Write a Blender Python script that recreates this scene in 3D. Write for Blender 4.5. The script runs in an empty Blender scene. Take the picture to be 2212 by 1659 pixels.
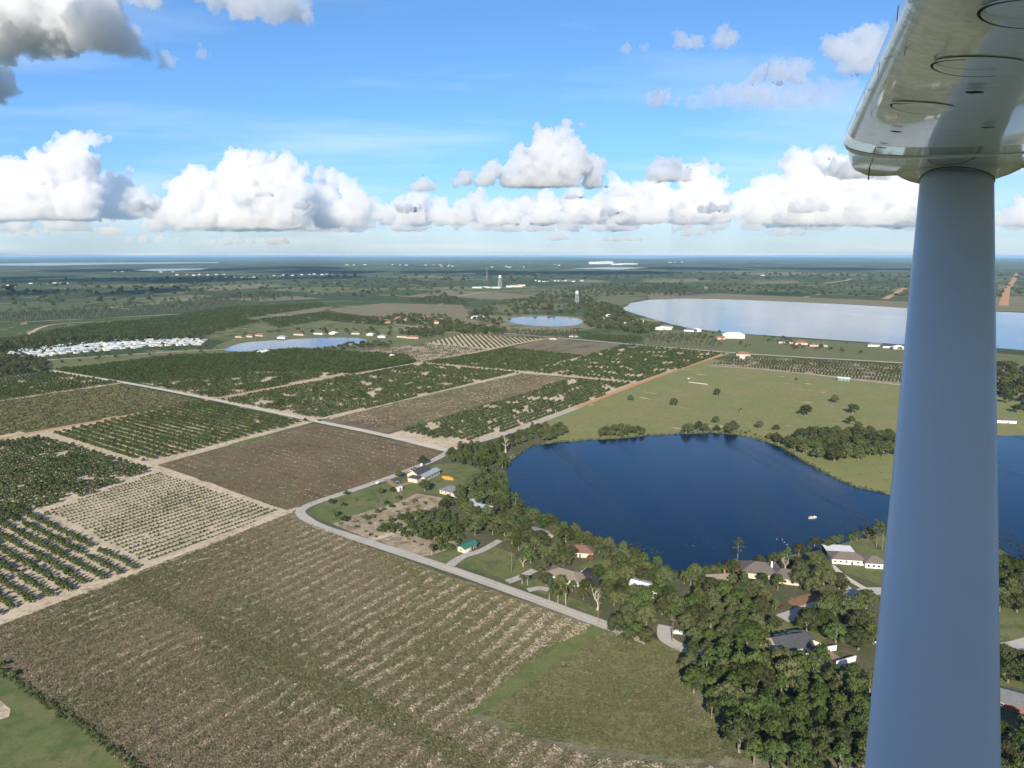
import bpy, bmesh, math, random
import numpy as np
from mathutils import Vector, Matrix, noise
from mathutils.geometry import tessellate_polygon

SC = bpy.context.scene
COL = SC.collection
R = math.radians

# ------------------------------------------------------------------ camera
F, CX, CY, HZ, H = 1480.0, 1106.0, 829.5, 552.0, 160.0      # focal length and horizon of the survey frame, flying height in metres
PITCH = math.atan((CY - HZ) / F)
CAM = Vector((0, 0, H))


def ray(x, y):
    xc, yc = (x - CX) / F, (CY - y) / F
    return Vector((xc, math.cos(PITCH) + math.sin(PITCH) * yc, -math.sin(PITCH) + math.cos(PITCH) * yc))


def G(x, y, z=0.0):
    """the point of the ground plane surveyed at x, y"""
    d = ray(x, y)
    t = (z - H) / d.z
    return Vector((d.x * t, d.y * t, z))


cam = bpy.data.cameras.new('camera')
cam_ob = bpy.data.objects.new('camera', cam)
COL.objects.link(cam_ob)
cam_ob.location = CAM
cam_ob.rotation_euler = (math.pi / 2 - PITCH, 0, 0)
cam.sensor_width = 36
cam.lens = 36 * F / 2212
cam.clip_start, cam.clip_end = 0.05, 400000
SC.camera = cam_ob

# ------------------------------------------------------------------ sun, sky, exposure
SUNDIR = ray(1330, 1262).normalized()                        # direction the sunlight travels
ELEV = math.asin(-SUNDIR.z)
AZ = math.atan2(-SUNDIR.x, -SUNDIR.y)
sun = bpy.data.lights.new('sun', 'SUN')
sun_ob = bpy.data.objects.new('sun', sun)
COL.objects.link(sun_ob)
sun.energy, sun.angle, sun.color = 4.6, R(0.53), (1.0, 0.91, 0.77)
sun_ob.rotation_euler = SUNDIR.to_track_quat('-Z', 'Y').to_euler()

world = bpy.data.worlds.new('World')
SC.world = world
world.use_nodes = True
wn, wl = world.node_tree.nodes, world.node_tree.links
bg = wn['Background']
sky = wn.new('ShaderNodeTexSky')
sky.sky_type = 'NISHITA'
sky.sun_disc = False
sky.sun_elevation, sky.sun_rotation = ELEV, AZ
sky.air_density, sky.dust_density, sky.ozone_density = 1.0, 0.0, 5.0
wtc = wn.new('ShaderNodeTexCoord')
wsep = wn.new('ShaderNodeSeparateXYZ')
wl.new(wtc.outputs['Generated'], wsep.inputs[0])
wramp = wn.new('ShaderNodeValToRGB')                          # blue of humid air, by height above the horizon, the same all round
wl.new(wsep.outputs['Z'], wramp.inputs[0])
cr = wramp.color_ramp
cr.elements[0].position, cr.elements[0].color = 0.0, (0.29, 0.39, 0.66, 1)
cr.elements[1].position, cr.elements[1].color = 0.42, (0.62, 0.77, 0.84, 1)
e = cr.elements.new(0.06); e.color = (0.41, 0.53, 0.78, 1)
e = cr.elements.new(0.16); e.color = (0.52, 0.66, 0.80, 1)
wmul = wn.new('ShaderNodeMix'); wmul.data_type = 'RGBA'; wmul.blend_type = 'MULTIPLY'; wmul.inputs[0].default_value = 1
wl.new(sky.outputs[0], wmul.inputs[6]); wl.new(wramp.outputs[0], wmul.inputs[7])
# thin high cloud: stretched noise on the plane of the high air layer, the same all round
wdiv = wn.new('ShaderNodeVectorMath'); wdiv.operation = 'DIVIDE'
wadd = wn.new('ShaderNodeMath'); wadd.operation = 'ADD'; wadd.inputs[1].default_value = 0.06
wcmb = wn.new('ShaderNodeCombineXYZ')
wl.new(wsep.outputs['Z'], wadd.inputs[0])
for i in range(3):
    wl.new(wadd.outputs[0], wcmb.inputs[i])
wl.new(wtc.outputs['Generated'], wdiv.inputs[0]); wl.new(wcmb.outputs[0], wdiv.inputs[1])
wmap = wn.new('ShaderNodeMapping'); wmap.inputs['Scale'].default_value = (0.28, 0.55, 0.02); wmap.inputs['Location'].default_value = (0.62, 0.3, 0)
wl.new(wdiv.outputs[0], wmap.inputs[0])
wno = wn.new('ShaderNodeTexNoise'); wno.inputs['Scale'].default_value = 1.0; wno.inputs['Detail'].default_value = 7; wno.inputs['Roughness'].default_value = .55
wl.new(wmap.outputs[0], wno.inputs['Vector'])
wmr = wn.new('ShaderNodeMapRange'); wmr.inputs[1].default_value = .47; wmr.inputs[2].default_value = .78; wmr.inputs[4].default_value = .60
wl.new(wno.outputs['Fac'], wmr.inputs[0])
wmx = wn.new('ShaderNodeMix'); wmx.data_type = 'RGBA'
wl.new(wmr.outputs[0], wmx.inputs[0]); wl.new(wmul.outputs[2], wmx.inputs[6]); wmx.inputs[7].default_value = (5.2, 5.6, 6.2, 1)
wl.new(wmx.outputs[2], bg.inputs[0])
bg.inputs[1].default_value = 0.10

SC.view_settings.view_transform = 'Standard'
SC.view_settings.look = 'None'
SC.view_settings.gamma = 1
SC.view_settings.use_curve_mapping = False
SC.view_settings.exposure = 0.95
SC.cycles.volume_bounces = 10
SC.cycles.max_bounces = 12
SC.cycles.transparent_max_bounces = 64
SC.cycles.use_denoising = True

# ------------------------------------------------------------------ helpers
RND = random.Random(7)
GA = R(145.5)          # the two directions of the farm grid
GB = R(55.5)


def tag(o, label=None, cat=None, group=None, kind=None):
    if label: o['label'] = label
    if cat: o['category'] = cat
    if group: o['group'] = group
    if kind: o['kind'] = kind
    return o


def mesh_obj(name, me, parent=None, loc=None, rotz=None, scale=None):
    o = bpy.data.objects.new(name, me)
    COL.objects.link(o)
    if parent: o.parent = parent
    if loc is not None: o.location = loc
    if rotz is not None: o.rotation_euler = (0, 0, rotz)
    if scale is not None: o.scale = scale if hasattr(scale, '__len__') else (scale,) * 3
    return o


def empty(name, loc=(0, 0, 0), rotz=0.0, scale=1.0):
    o = bpy.data.objects.new(name, None)
    COL.objects.link(o)
    o.location, o.rotation_euler = loc, (0, 0, rotz)
    o.scale = scale if hasattr(scale, '__len__') else (scale,) * 3
    o.empty_display_size = .3
    return o


def mesh(name, V, Fc, mats, idx=None, smooth=False):
    me = bpy.data.meshes.new(name)
    me.from_pydata([tuple(v) for v in V], [], [tuple(f) for f in Fc])
    for m in (mats if isinstance(mats, (list, tuple)) else [mats]):
        me.materials.append(m)
    if idx is not None:
        me.polygons.foreach_set('material_index', np.asarray(idx, dtype=np.int32))
    if smooth:
        me.polygons.foreach_set('use_smooth', np.ones(len(me.polygons), dtype=bool))
    me.update()
    return me


class MB:
    """collects shapes, then links them as one mesh"""
    def __init__(s): s.V, s.F, s.I = [], [], []

    def add(s, V, Fc, mi=0):
        o = len(s.V)
        s.V += [tuple(v) for v in V]
        s.F += [tuple(i + o for i in f) for f in Fc]
        s.I += [mi] * len(Fc)
        return s

    def box(s, c, d, mi=0, rz=0.0):
        cx, cy, cz = c
        a, b, h = d[0] / 2, d[1] / 2, d[2] / 2
        V = []
        for x, y, z in ((-a, -b, -h), (a, -b, -h), (a, b, -h), (-a, b, -h), (-a, -b, h), (a, -b, h), (a, b, h), (-a, b, h)):
            V.append((cx + x * math.cos(rz) - y * math.sin(rz), cy + x * math.sin(rz) + y * math.cos(rz), cz + z))
        return s.add(V, [(3, 2, 1, 0), (4, 5, 6, 7), (0, 1, 5, 4), (1, 2, 6, 5), (2, 3, 7, 6), (3, 0, 4, 7)], mi)

    def tube(s, pts, rad, n=6, mi=0, cap=True):
        rings, prev = [], None
        for i, p in enumerate(pts):
            p = Vector(p)
            d = (Vector(pts[min(i + 1, len(pts) - 1)]) - Vector(pts[max(i - 1, 0)]))
            d = d.normalized() if d.length > 1e-9 else Vector((0, 0, 1))
            u = d.orthogonal().normalized() if prev is None else (prev - d * prev.dot(d)).normalized()
            prev = u
            w = d.cross(u)
            r = rad[i] if hasattr(rad, '__len__') else rad
            rings.append([p + (u * math.cos(2 * math.pi * k / n) + w * math.sin(2 * math.pi * k / n)) * r for k in range(n)])
        V = [v for q in rings for v in q]
        Fc = [(i * n + k, i * n + (k + 1) % n, (i + 1) * n + (k + 1) % n, (i + 1) * n + k) for i in range(len(pts) - 1) for k in range(n)]
        if cap:
            Fc += [tuple(range(n))[::-1], tuple(range((len(pts) - 1) * n, len(pts) * n))]
        return s.add(V, Fc, mi)

    def lathe(s, prof, n=16, mi=0, c=(0, 0, 0)):
        V = [(c[0] + r * math.cos(2 * math.pi * k / n), c[1] + r * math.sin(2 * math.pi * k / n), c[2] + z) for r, z in prof for k in range(n)]
        Fc = [(i * n + k, i * n + (k + 1) % n, (i + 1) * n + (k + 1) % n, (i + 1) * n + k) for i in range(len(prof) - 1) for k in range(n)]
        return s.add(V, Fc, mi)

    def mesh(s, name, mats, smooth=False): return mesh(name, s.V, s.F, mats, s.I, smooth)

    def obj(s, name, mats, parent=None, smooth=False, **k): return mesh_obj(name, s.mesh(name, mats, smooth), parent, **k)


# ------------------------------------------------------------------ materials
MATS = {}


def new_mat(name):
    m = bpy.data.materials.new(name)
    m.use_nodes = True
    return m, m.node_tree.nodes, m.node_tree.links, m.node_tree.nodes['Principled BSDF']


def c4(c): return (c[0], c[1], c[2], 1)


def mixc(n, l, fac, a, b, mode='MIX'):
    x = n.new('ShaderNodeMix'); x.data_type = 'RGBA'; x.blend_type = mode
    if hasattr(fac, 'is_linked'): l.new(fac, x.inputs[0])
    else: x.inputs[0].default_value = fac
    for i, v in ((6, a), (7, b)):
        if hasattr(v, 'is_linked'): l.new(v, x.inputs[i])
        else: x.inputs[i].default_value = c4(v)
    return x.outputs[2]


def math_n(n, l, op, a, b=None, c=None):
    x = n.new('ShaderNodeMath'); x.operation = op
    for i, v in enumerate((a, b, c)):
        if v is None: continue
        if hasattr(v, 'is_linked'): l.new(v, x.inputs[i])
        else: x.inputs[i].default_value = v
    return x.outputs[0]


def mapr(n, l, v, lo, hi, a=0., b=1.):
    x = n.new('ShaderNodeMapRange')
    l.new(v, x.inputs[0])
    x.inputs[1].default_value, x.inputs[2].default_value, x.inputs[3].default_value, x.inputs[4].default_value = lo, hi, a, b
    return x.outputs[0]


def coords(n, l, ang=0., sx=1., sy=1., src='Object'):
    t = n.new('ShaderNodeTexCoord')
    m = n.new('ShaderNodeMapping'); m.vector_type = 'TEXTURE'
    m.inputs['Rotation'].default_value = (0, 0, ang)
    m.inputs['Scale'].default_value = (sx, sy, 1)
    l.new(t.outputs[src], m.inputs[0])
    return m.outputs[0]


def noise_n(n, l, vec, scale, detail=4, rough=.6):
    x = n.new('ShaderNodeTexNoise')
    x.inputs['Scale'].default_value, x.inputs['Detail'].default_value, x.inputs['Roughness'].default_value = scale, detail, rough
    l.new(vec, x.inputs['Vector'])
    return x.outputs['Fac']


def M(name, col, rough=.8, layers=(), rows=(), bump=None, spec=.3, metal=0., coat=0., rnd=0.):
    """layers: (size in metres, colour, lo, hi[, angle, aspect]); rows: (angle, period, colour, lo, hi, patch size)"""
    if name in MATS: return MATS[name]
    m, n, l, b = new_mat(name)
    cur = col
    for L in layers:
        size, c2, lo, hi = L[:4]
        ang, asp = (L[4], L[5]) if len(L) > 4 else (0., 1.)
        v = coords(n, l, ang, size * asp, size)
        f = mapr(n, l, noise_n(n, l, v, 1.0), lo, hi)
        cur = mixc(n, l, f, cur, c2)
    for (ang, per, c2, lo, hi, patch) in rows:
        v = coords(n, l, ang, 1, 1)
        s = n.new('ShaderNodeSeparateXYZ'); l.new(v, s.inputs[0])
        wob = noise_n(n, l, v, 1 / 9., 3)
        y = math_n(n, l, 'ADD', s.outputs['Y'], math_n(n, l, 'MULTIPLY', wob, per * .55))
        sn = math_n(n, l, 'SINE', math_n(n, l, 'MULTIPLY', y, 2 * math.pi / per))
        fine = noise_n(n, l, coords(n, l, ang, 2.6, .8), 1.0, 5, .7)
        pm = noise_n(n, l, v, 1. / patch, 3)
        tot = math_n(n, l, 'ADD', math_n(n, l, 'MULTIPLY', sn, .16), math_n(n, l, 'ADD', math_n(n, l, 'MULTIPLY', fine, .9), math_n(n, l, 'MULTIPLY', pm, .8)))
        cur = mixc(n, l, mapr(n, l, tot, lo, hi), cur, c2)
    if rnd:
        oi = n.new('ShaderNodeObjectInfo')
        hs = n.new('ShaderNodeHueSaturation')
        hs.inputs['Hue'].default_value = .5
        l.new(mapr(n, l, oi.outputs['Random'], 0, 1, 1 - rnd, 1 + rnd), hs.inputs['Value'])
        l.new(mapr(n, l, math_n(n, l, 'FRACT', math_n(n, l, 'MULTIPLY', oi.outputs['Random'], 7.31)), 0, 1, .5 - rnd * .09, .5 + rnd * .05), hs.inputs['Hue'])
        if hasattr(cur, 'is_linked'): l.new(cur, hs.inputs['Color'])
        else: hs.inputs['Color'].default_value = c4(cur)
        cur = hs.outputs[0]
    if hasattr(cur, 'is_linked'): l.new(cur, b.inputs['Base Color'])
    else: b.inputs['Base Color'].default_value = c4(cur)
    b.inputs['Roughness'].default_value = rough
    b.inputs['Specular IOR Level'].default_value = spec
    b.inputs['Metallic'].default_value = metal
    b.inputs['Coat Weight'].default_value = coat
    if bump:
        bn = n.new('ShaderNodeBump'); bn.inputs['Strength'].default_value = bump[1]; bn.inputs['Distance'].default_value = bump[0]
        l.new(noise_n(n, l, coords(n, l, 0, bump[0] * 1.5, bump[0] * 1.5), 1.0, 5, .7), bn.inputs['Height'])
        l.new(bn.outputs[0], b.inputs['Normal'])
    MATS[name] = m
    return m


def leaf_mat(name, a, b2, rnd=.28, trans=.18):
    m, n, l, b = new_mat(name)
    f = mapr(n, l, noise_n(n, l, coords(n, l, 0, 1.6, 1.6), 1.0, 3), .35, .65)
    c = mixc(n, l, f, a, b2)
    oi = n.new('ShaderNodeObjectInfo'); hs = n.new('ShaderNodeHueSaturation')
    l.new(mapr(n, l, oi.outputs['Random'], 0, 1, 1 - rnd, 1 + rnd), hs.inputs['Value'])
    l.new(mapr(n, l, math_n(n, l, 'FRACT', math_n(n, l, 'MULTIPLY', oi.outputs['Random'], 7.31)), 0, 1, .475, .515), hs.inputs['Hue'])
    l.new(c, hs.inputs['Color'])
    n.remove(b)
    d = n.new('ShaderNodeBsdfDiffuse'); t = n.new('ShaderNodeBsdfTranslucent'); mx = n.new('ShaderNodeMixShader')
    mx.inputs[0].default_value = trans
    l.new(hs.outputs[0], d.inputs[0]); l.new(hs.outputs[0], t.inputs[0])
    l.new(d.outputs[0], mx.inputs[1]); l.new(t.outputs[0], mx.inputs[2])
    l.new(mx.outputs[0], n['Material Output'].inputs[0])
    MATS[name] = m
    return m


BARK = M('bark', (.13, .11, .085), .9, [(.4, (.22, .20, .17), .4, .7)])
PALEBARK = M('pale_bark', (.42, .36, .28), .9, [(.6, (.28, .24, .18), .4, .7)])
OAK = leaf_mat('oak_leaves', (.052, .066, .028), (.090, .100, .046), .38)
OAK2 = leaf_mat('broad_leaves', (.042, .066, .020), (.076, .102, .034), .38)
CITRUS = leaf_mat('citrus_leaves', (.044, .064, .021), (.072, .094, .033), .30)
SHRUB = leaf_mat('shrub_leaves', (.070, .088, .042), (.120, .130, .072))
PINE = leaf_mat('pine_needles', (.040, .055, .024), (.070, .085, .040))
PALM = leaf_mat('palm_fronds', (.050, .070, .022), (.085, .100, .035))
RUST = leaf_mat('rusty_leaves', (.13, .055, .030), (.19, .090, .045))

SAND = M('grove_sand', (.46, .37, .265), .95, [(26, (.37, .29, .195), .42, .62), (3.5, (.22, .195, .115), .50, .66), (1.1, (.53, .46, .36), .5, .75)], bump=(.5, .4))
YSAND = M('young_grove_sand', (.44, .36, .25), .95, [(18, (.30, .26, .16), .46, .66), (2.5, (.35, .29, .20), .45, .7)], rows=[(GB, 5.6, (.25, .23, .13), 1.0, 1.25, 30)], bump=(.4, .4))
WEEDY = M('weedy_field', (.170, .148, .092), .95,
          [(45, (.122, .122, .062), .44, .64), (24, (.195, .152, .098), .50, .66), (9, (.108, .108, .056), .50, .66, GB, 3.0), (2.2, (.18, .16, .105), .50, .70), (.8, (.080, .078, .042), .54, .72)],
          rows=[(GB, 7.6, (.30, .27, .19), .92, 1.30, 60)], bump=(.7, .9))
BROWN = M('fallow_field', (.140, .090, .054), .95,
          [(38, (.100, .096, .046), .46, .64), (20, (.085, .058, .040), .48, .66, GA, 2.5), (6, (.150, .115, .062), .5, .70, GA, 3.5), (1.2, (.070, .060, .032), .52, .72)],
          rows=[(GA, 7.6, (.235, .185, .115), 1.08, 1.40, 34)], bump=(.6, .8))
BROWN2 = M('fallow_strip', (.165, .125, .076), .95,
           [(30, (.090, .062, .048), .46, .60, GB, 3.5), (22, (.125, .128, .052), .48, .62, GB, 4), (5, (.21, .165, .10), .52, .70, GB, 5), (1.5, (.10, .08, .05), .52, .74)], bump=(.6, .7))
PASTURE = M('pasture_grass', (.178, .172, .060), .95,
            [(70, (.148, .166, .052), .42, .60), (30, (.205, .178, .078), .52, .70), (8, (.138, .146, .050), .50, .70), (4.5, (.095, .108, .036), .56, .70), (2.0, (.195, .172, .080), .54, .70), (16, (.40, .33, .24), .645, .70, GA, 2.6)], bump=(.4, .5))
LAWN = M('lawn', (.098, .118, .036), .95, [(22, (.130, .128, .052), .44, .60), (9, (.066, .092, .026), .48, .62), (4, (.145, .125, .062), .56, .70), (1.3, (.070, .085, .030), .52, .70)], bump=(.3, .4))
STRIP = M('mown_strip', (.112, .130, .040), .95, [(12, (.080, .100, .030), .45, .60), (3.5, (.140, .138, .058), .52, .68), (1.2, (.085, .10, .034), .5, .7)], bump=(.3, .4))
MEADOW = M('meadow', (.150, .155, .062), .95,
           [(26, (.066, .092, .028), .45, .62), (13, (.140, .112, .058), .50, .68), (4, (.062, .074, .028), .5, .7), (1.2, (.120, .108, .056), .54, .74)], bump=(.7, .9))
YARD = M('woodland_floor', (.090, .082, .046), .95, [(12, (.060, .078, .028), .42, .62), (5, (.15, .115, .075), .55, .72), (1.5, (.050, .052, .028), .5, .7)], bump=(.5, .7))
SCRUBSOIL = M('sandy_scrub', (.30, .235, .165), .95, [(12, (.15, .115, .07), .45, .65), (4, (.40, .34, .26), .52, .7), (1.5, (.12, .11, .06), .55, .7)], bump=(.5, .6))
OLIVE = M('olive_scrub', (.110, .116, .052), .95, [(30, (.130, .125, .062), .42, .62), (7, (.075, .086, .036), .46, .66, GB, 3), (2, (.125, .120, .066), .55, .75)],
          rows=[(GB, 7.6, (.050, .060, .026), 1.0, 1.25, 40)], bump=(.7, .8))
DARKGROVE = M('dark_grove_floor', (.052, .070, .026), .95, [(30, (.070, .086, .034), .42, .62), (4, (.036, .052, .018), .48, .66)], bump=(1., 1.))
TANFIELD = M('tan_field', (.165, .145, .080), .95, [(80, (.130, .130, .060), .42, .62), (30, (.175, .140, .088), .5, .7), (8, (.115, .110, .05), .52, .72)])
GREENFIELD = M('green_field', (.105, .118, .042), .95, [(70, (.125, .122, .052), .42, .62), (14, (.080, .098, .032), .5, .7)])
REDSOIL = M('red_soil', (.21, .105, .055), .95, [(3, (.14, .10, .05), .45, .65), (1, (.26, .15, .09), .5, .7)])
ASPHALT = M('worn_asphalt', (.35, .325, .285), .9, [(14, (.30, .28, .245), .4, .65), (1.6, (.40, .37, .325), .48, .72)], bump=(.1, .3))
CONCRETE = M('pale_road', (.46, .41, .335), .9, [(18, (.40, .355, .29), .42, .65), (2, (.43, .40, .345), .5, .7)])
GRAVEL = M('gravel_drive', (.33, .305, .27), .95, [(4, (.26, .24, .21), .45, .65), (.8, (.40, .37, .33), .5, .7)])
CLAY = M('orange_clay', (.40, .205, .090), .95, [(14, (.38, .225, .12), .42, .62), (4, (.46, .30, .17), .55, .75)])
TANROAD = M('tan_track', (.40, .30, .19), .95, [(20, (.38, .25, .13), .42, .62), (4, (.46, .37, .26), .5, .7)])
YPAINT = M('yellow_paint', (.62, .47, .16), .8, [(3, (.42, .36, .2), .5, .75)])
PAVER = M('brick_pavers', (.26, .17, .12), .9, [(1, (.20, .13, .10), .45, .65)])
WHITE = M('white_paint', (.62, .60, .56), .6, [(4, (.54, .52, .48), .5, .75)])
CREAM = M('cream_stucco', (.44, .395, .315), .85, [(3, (.38, .345, .275), .5, .75)])
PINKW = M('peach_stucco', (.40, .30, .23), .85)
REDBRICK = M('red_brick', (.21, .10, .07), .85, [(.8, (.17, .085, .06), .45, .65)])
GLASS = M('window_glass', (.03, .04, .05), .1, spec=.6)
SHDARK = M('dark_shingle', (.045, .047, .052), .85, [(1.2, (.065, .067, .072), .45, .7)])
SHGREY = M('grey_shingle', (.115, .120, .125), .85, [(1.2, (.145, .15, .155), .45, .7)])
SHBROWN = M('brown_shingle', (.095, .082, .072), .85, [(1.2, (.125, .108, .095), .45, .7)])
SHRED = M('terracotta_tile', (.22, .115, .080), .85, [(1.2, (.18, .095, .07), .45, .7)])
METAL = M('pale_metal_roof', (.27, .29, .32), .45, [(5, (.22, .24, .265), .45, .7)], spec=.5)
WMETAL = M('white_metal_roof', (.54, .55, .56), .5, [(5, (.46, .47, .475), .45, .7)])
GREENROOF = M('green_metal_roof', (.03, .14, .085), .5)
SCREEN = M('dark_screen', (.022, .022, .024), .7)
STEEL = M('grey_steel', (.45, .46, .47), .5, spec=.5)
DARKM = M('dark_rubber', (.02, .02, .022), .8)
WOODP = M('weathered_pole', (.15, .115, .085), .9, [(.6, (.20, .165, .13), .4, .7)])
ORANGE = M('orange_heap', (.62, .25, .05), .9, [(.8, (.48, .19, .045), .45, .7)])
SILVER = M('tank_silver', (.68, .70, .72), .4, spec=.5)
TEAL = M('teal_wall', (.12, .26, .21), .8)


def far_ground():
    """groves, woods, fields and pasture in a patchwork laid out on the survey grid"""
    m, n, l, b = new_mat('far_patchwork')
    v0 = coords(n, l, GB, 1, 1)
    wob = n.new('ShaderNodeTexNoise'); wob.inputs['Scale'].default_value = 1 / 900.; l.new(v0, wob.inputs['Vector'])
    vm = n.new('ShaderNodeVectorMath'); vm.operation = 'MULTIPLY_ADD'; l.new(wob.outputs['Color'], vm.inputs[0]); vm.inputs[1].default_value = (160, 160, 0); l.new(v0, vm.inputs[2])

    def vor(scale, metric='CHEBYCHEV'):
        x = n.new('ShaderNodeTexVoronoi'); x.distance = metric; x.voronoi_dimensions = '2D'
        x.inputs['Scale'].default_value = scale; x.inputs['Randomness'].default_value = .75
        l.new(vm.outputs[0], x.inputs['Vector'])
        s = n.new('ShaderNodeSeparateColor'); l.new(x.outputs['Color'], s.inputs[0])
        return s.outputs[0], s.outputs[1], x.outputs['Distance']
    a, a2, _ = vor(1 / 420.)
    ramp = n.new('ShaderNodeValToRGB'); ramp.color_ramp.interpolation = 'CONSTANT'
    cols = [(0, (.054, .080, .028)), (.20, (.066, .094, .034)), (.38, (.046, .066, .026)), (.54, (.080, .104, .040)), (.66, (.060, .080, .032)), (.77, (.130, .140, .060)), (.86, (.098, .114, .048)), (.93, (.19, .17, .095))]
    el = ramp.color_ramp.elements
    el[0].position, el[0].color = cols[0][0], c4(cols[0][1])
    el[1].position, el[1].color = cols[1][0], c4(cols[1][1])
    for p, c in cols[2:]:
        q = el.new(p); q.color = c4(c)
    l.new(a, ramp.inputs[0])
    cur = ramp.outputs[0]
    # tree clumps, open sand and stripes of the rows
    for size, c2, lo, hi in ((260, (.044, .060, .026), .55, .66), (900, (.048, .064, .030), .52, .64), (38, (.038, .054, .022), .52, .66), (60, (.24, .20, .135), .645, .70), (13, (.088, .104, .044), .55, .72)):
        cur = mixc(n, l, mapr(n, l, noise_n(n, l, v0, 1. / size, 3), lo, hi), cur, c2)
    # thin pale tracks between blocks
    x = n.new('ShaderNodeTexVoronoi'); x.feature = 'DISTANCE_TO_EDGE'; x.voronoi_dimensions = '2D'; x.inputs['Scale'].default_value = 1 / 420.; x.inputs['Randomness'].default_value = .75
    l.new(vm.outputs[0], x.inputs['Vector'])
    tr = mapr(n, l, x.outputs['Distance'], .012, .020, 1, 0)
    tr = math_n(n, l, 'MULTIPLY', tr, mapr(n, l, noise_n(n, l, v0, 1 / 300., 2), .52, .56))
    cur = mixc(n, l, tr, cur, (.30, .245, .165))
    l.new(cur, b.inputs['Base Color'])
    b.inputs['Roughness'].default_value = 1
    b.inputs['Specular IOR Level'].default_value = .1
    return m


def water_mat(name, col, wave, strength, rough=.06, ruffle=(150, 22, .5, 2.4)):
    m, n, l, b = new_mat(name)
    v = coords(n, l, R(20), wave * 2.2, wave)
    f = mapr(n, l, noise_n(n, l, coords(n, l, 0, 60, 40), 1.0, 3), .35, .7)
    l.new(mixc(n, l, f, col, [c * 1.25 for c in col]), b.inputs['Base Color'])
    l.new(mapr(n, l, noise_n(n, l, coords(n, l, R(100), ruffle[0], ruffle[1]), 1.0, 3), .36, .66, rough * ruffle[2], rough * ruffle[3]), b.inputs['Roughness'])   # calm and ruffled patches
    b.inputs['IOR'].default_value = 1.333
    bn = n.new('ShaderNodeBump'); bn.inputs['Strength'].default_value = strength; bn.inputs['Distance'].default_value = .12
    l.new(noise_n(n, l, v, 1.0, 4, .6), bn.inputs['Height']); l.new(bn.outputs[0], b.inputs['Normal'])
    return m


WATER = water_mat('deep_lake_water', (.0018, .010, .028), 1.6, .6, .12)
WATER2 = water_mat('shallow_lake_water', (.030, .060, .095), 2.2, .35, .10, (700, 260, .8, 1.25))

# ------------------------------------------------------------------ the setting: ground, fields, roads, water
def rough_outline(P, step, jit, smooth):
    """closed outline in metres: optional rounding, then points every step metres, pushed about by jit"""
    P = [Vector((p.x, p.y)) for p in P]
    if smooth:
        Q, k = [], len(P)
        for i in range(k):
            p0, p1, p2, p3 = P[i - 1], P[i], P[(i + 1) % k], P[(i + 2) % k]
            for t in (0, .2, .4, .6, .8):
                Q.append(.5 * ((2 * p1) + (p2 - p0) * t + (2 * p0 - 5 * p1 + 4 * p2 - p3) * t * t + (3 * p1 - p0 - 3 * p2 + p3) * t ** 3))
        P = Q
    out = []
    for i, a in enumerate(P):
        b = P[(i + 1) % len(P)]
        m = max(1, min(60, int((b - a).length / step)))
        for j in range(m):
            q = a + (b - a) * (j / m)
            if jit:
                w = noise.noise_vector(Vector((q.x / (step * 3), q.y / (step * 3), 3.3)))
                q = q + Vector((w.x, w.y)) * jit
            out.append(q)
    return out


def sheet(name, pts, m, z, label=None, cat=None, step=8, jit=1.2, smooth=False, kind='structure'):
    P = [G(x, y) for x, y in pts]
    O = rough_outline(P, step, jit, smooth)
    V = [Vector((q.x, q.y, z)) for q in O]
    T = tessellate_polygon([V])
    if T:
        a, b_, c = (V[i] for i in T[0])
        if (b_ - a).cross(c - a).z < 0: T = [t[::-1] for t in T]
    o = mesh_obj(name, mesh(name, V, T, m))
    return tag(o, label, cat, None, kind)


def curve_pts(pts, n=8):
    P = [G(x, y).to_2d() for x, y in pts]
    if len(P) < 3: return P
    out = []
    for i in range(len(P) - 1):
        p0, p1, p2, p3 = P[max(i - 1, 0)], P[i], P[i + 1], P[min(i + 2, len(P) - 1)]
        for k in range(n):
            t = k / n
            out.append(.5 * ((2 * p1) + (p2 - p0) * t + (2 * p0 - 5 * p1 + 4 * p2 - p3) * t * t + (3 * p1 - p0 - 3 * p2 + p3) * t ** 3))
    return out + [P[-1]]


def strip(name, pts, width, m, z, label=None, cat='road', parent=None, edge=.25, off=0.0, kind='structure'):
    P = curve_pts(pts)
    # even spacing so that the verge can wander
    Q = [P[0]]
    for a, b in zip(P, P[1:]):
        k = max(1, min(40, int((b - a).length / 6)))
        Q += [a + (b - a) * (j / k) for j in range(1, k + 1)]
    V = []
    for i, p in enumerate(Q):
        d = (Q[min(i + 1, len(Q) - 1)] - Q[max(i - 1, 0)]).normalized()
        nrm = Vector((-d.y, d.x))
        w = width[0] + (width[1] - width[0]) * i / (len(Q) - 1) if hasattr(width, '__len__') else width
        e1 = noise.noise(Vector((p.x * .13, p.y * .13, 1))) * edge
        e2 = noise.noise(Vector((p.x * .13, p.y * .13, 9))) * edge
        a, b = p + nrm * (w / 2 + e1 + off), p - nrm * (w / 2 + e2 - off)
        V += [(a.x, a.y, z), (b.x, b.y, z)]
    Fc = [(2 * i, 2 * i + 1, 2 * i + 3, 2 * i + 2) for i in range(len(Q) - 1)]
    o = mesh_obj(name, mesh(name, V, Fc, m), parent)
    if parent is None: tag(o, label, cat, None, kind)
    return o


def build_ground():
    # one sheet, finer near the aeroplane, out to the horizon
    xs = sorted({s * v for s in (-1, 1) for v in (0, 400, 1200, 4000, 12000, 40000, 100000)})
    V = [(x, y, 0) for y in xs for x in xs]
    k = len(xs)
    Fc = [(j * k + i, j * k + i + 1, (j + 1) * k + i + 1, (j + 1) * k + i) for j in range(k - 1) for i in range(k - 1)]
    tag(mesh_obj('ground', mesh('ground', V, Fc, far_ground())), 'flat green land of groves and woods reaching to the horizon', 'ground', None, 'structure')


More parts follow.
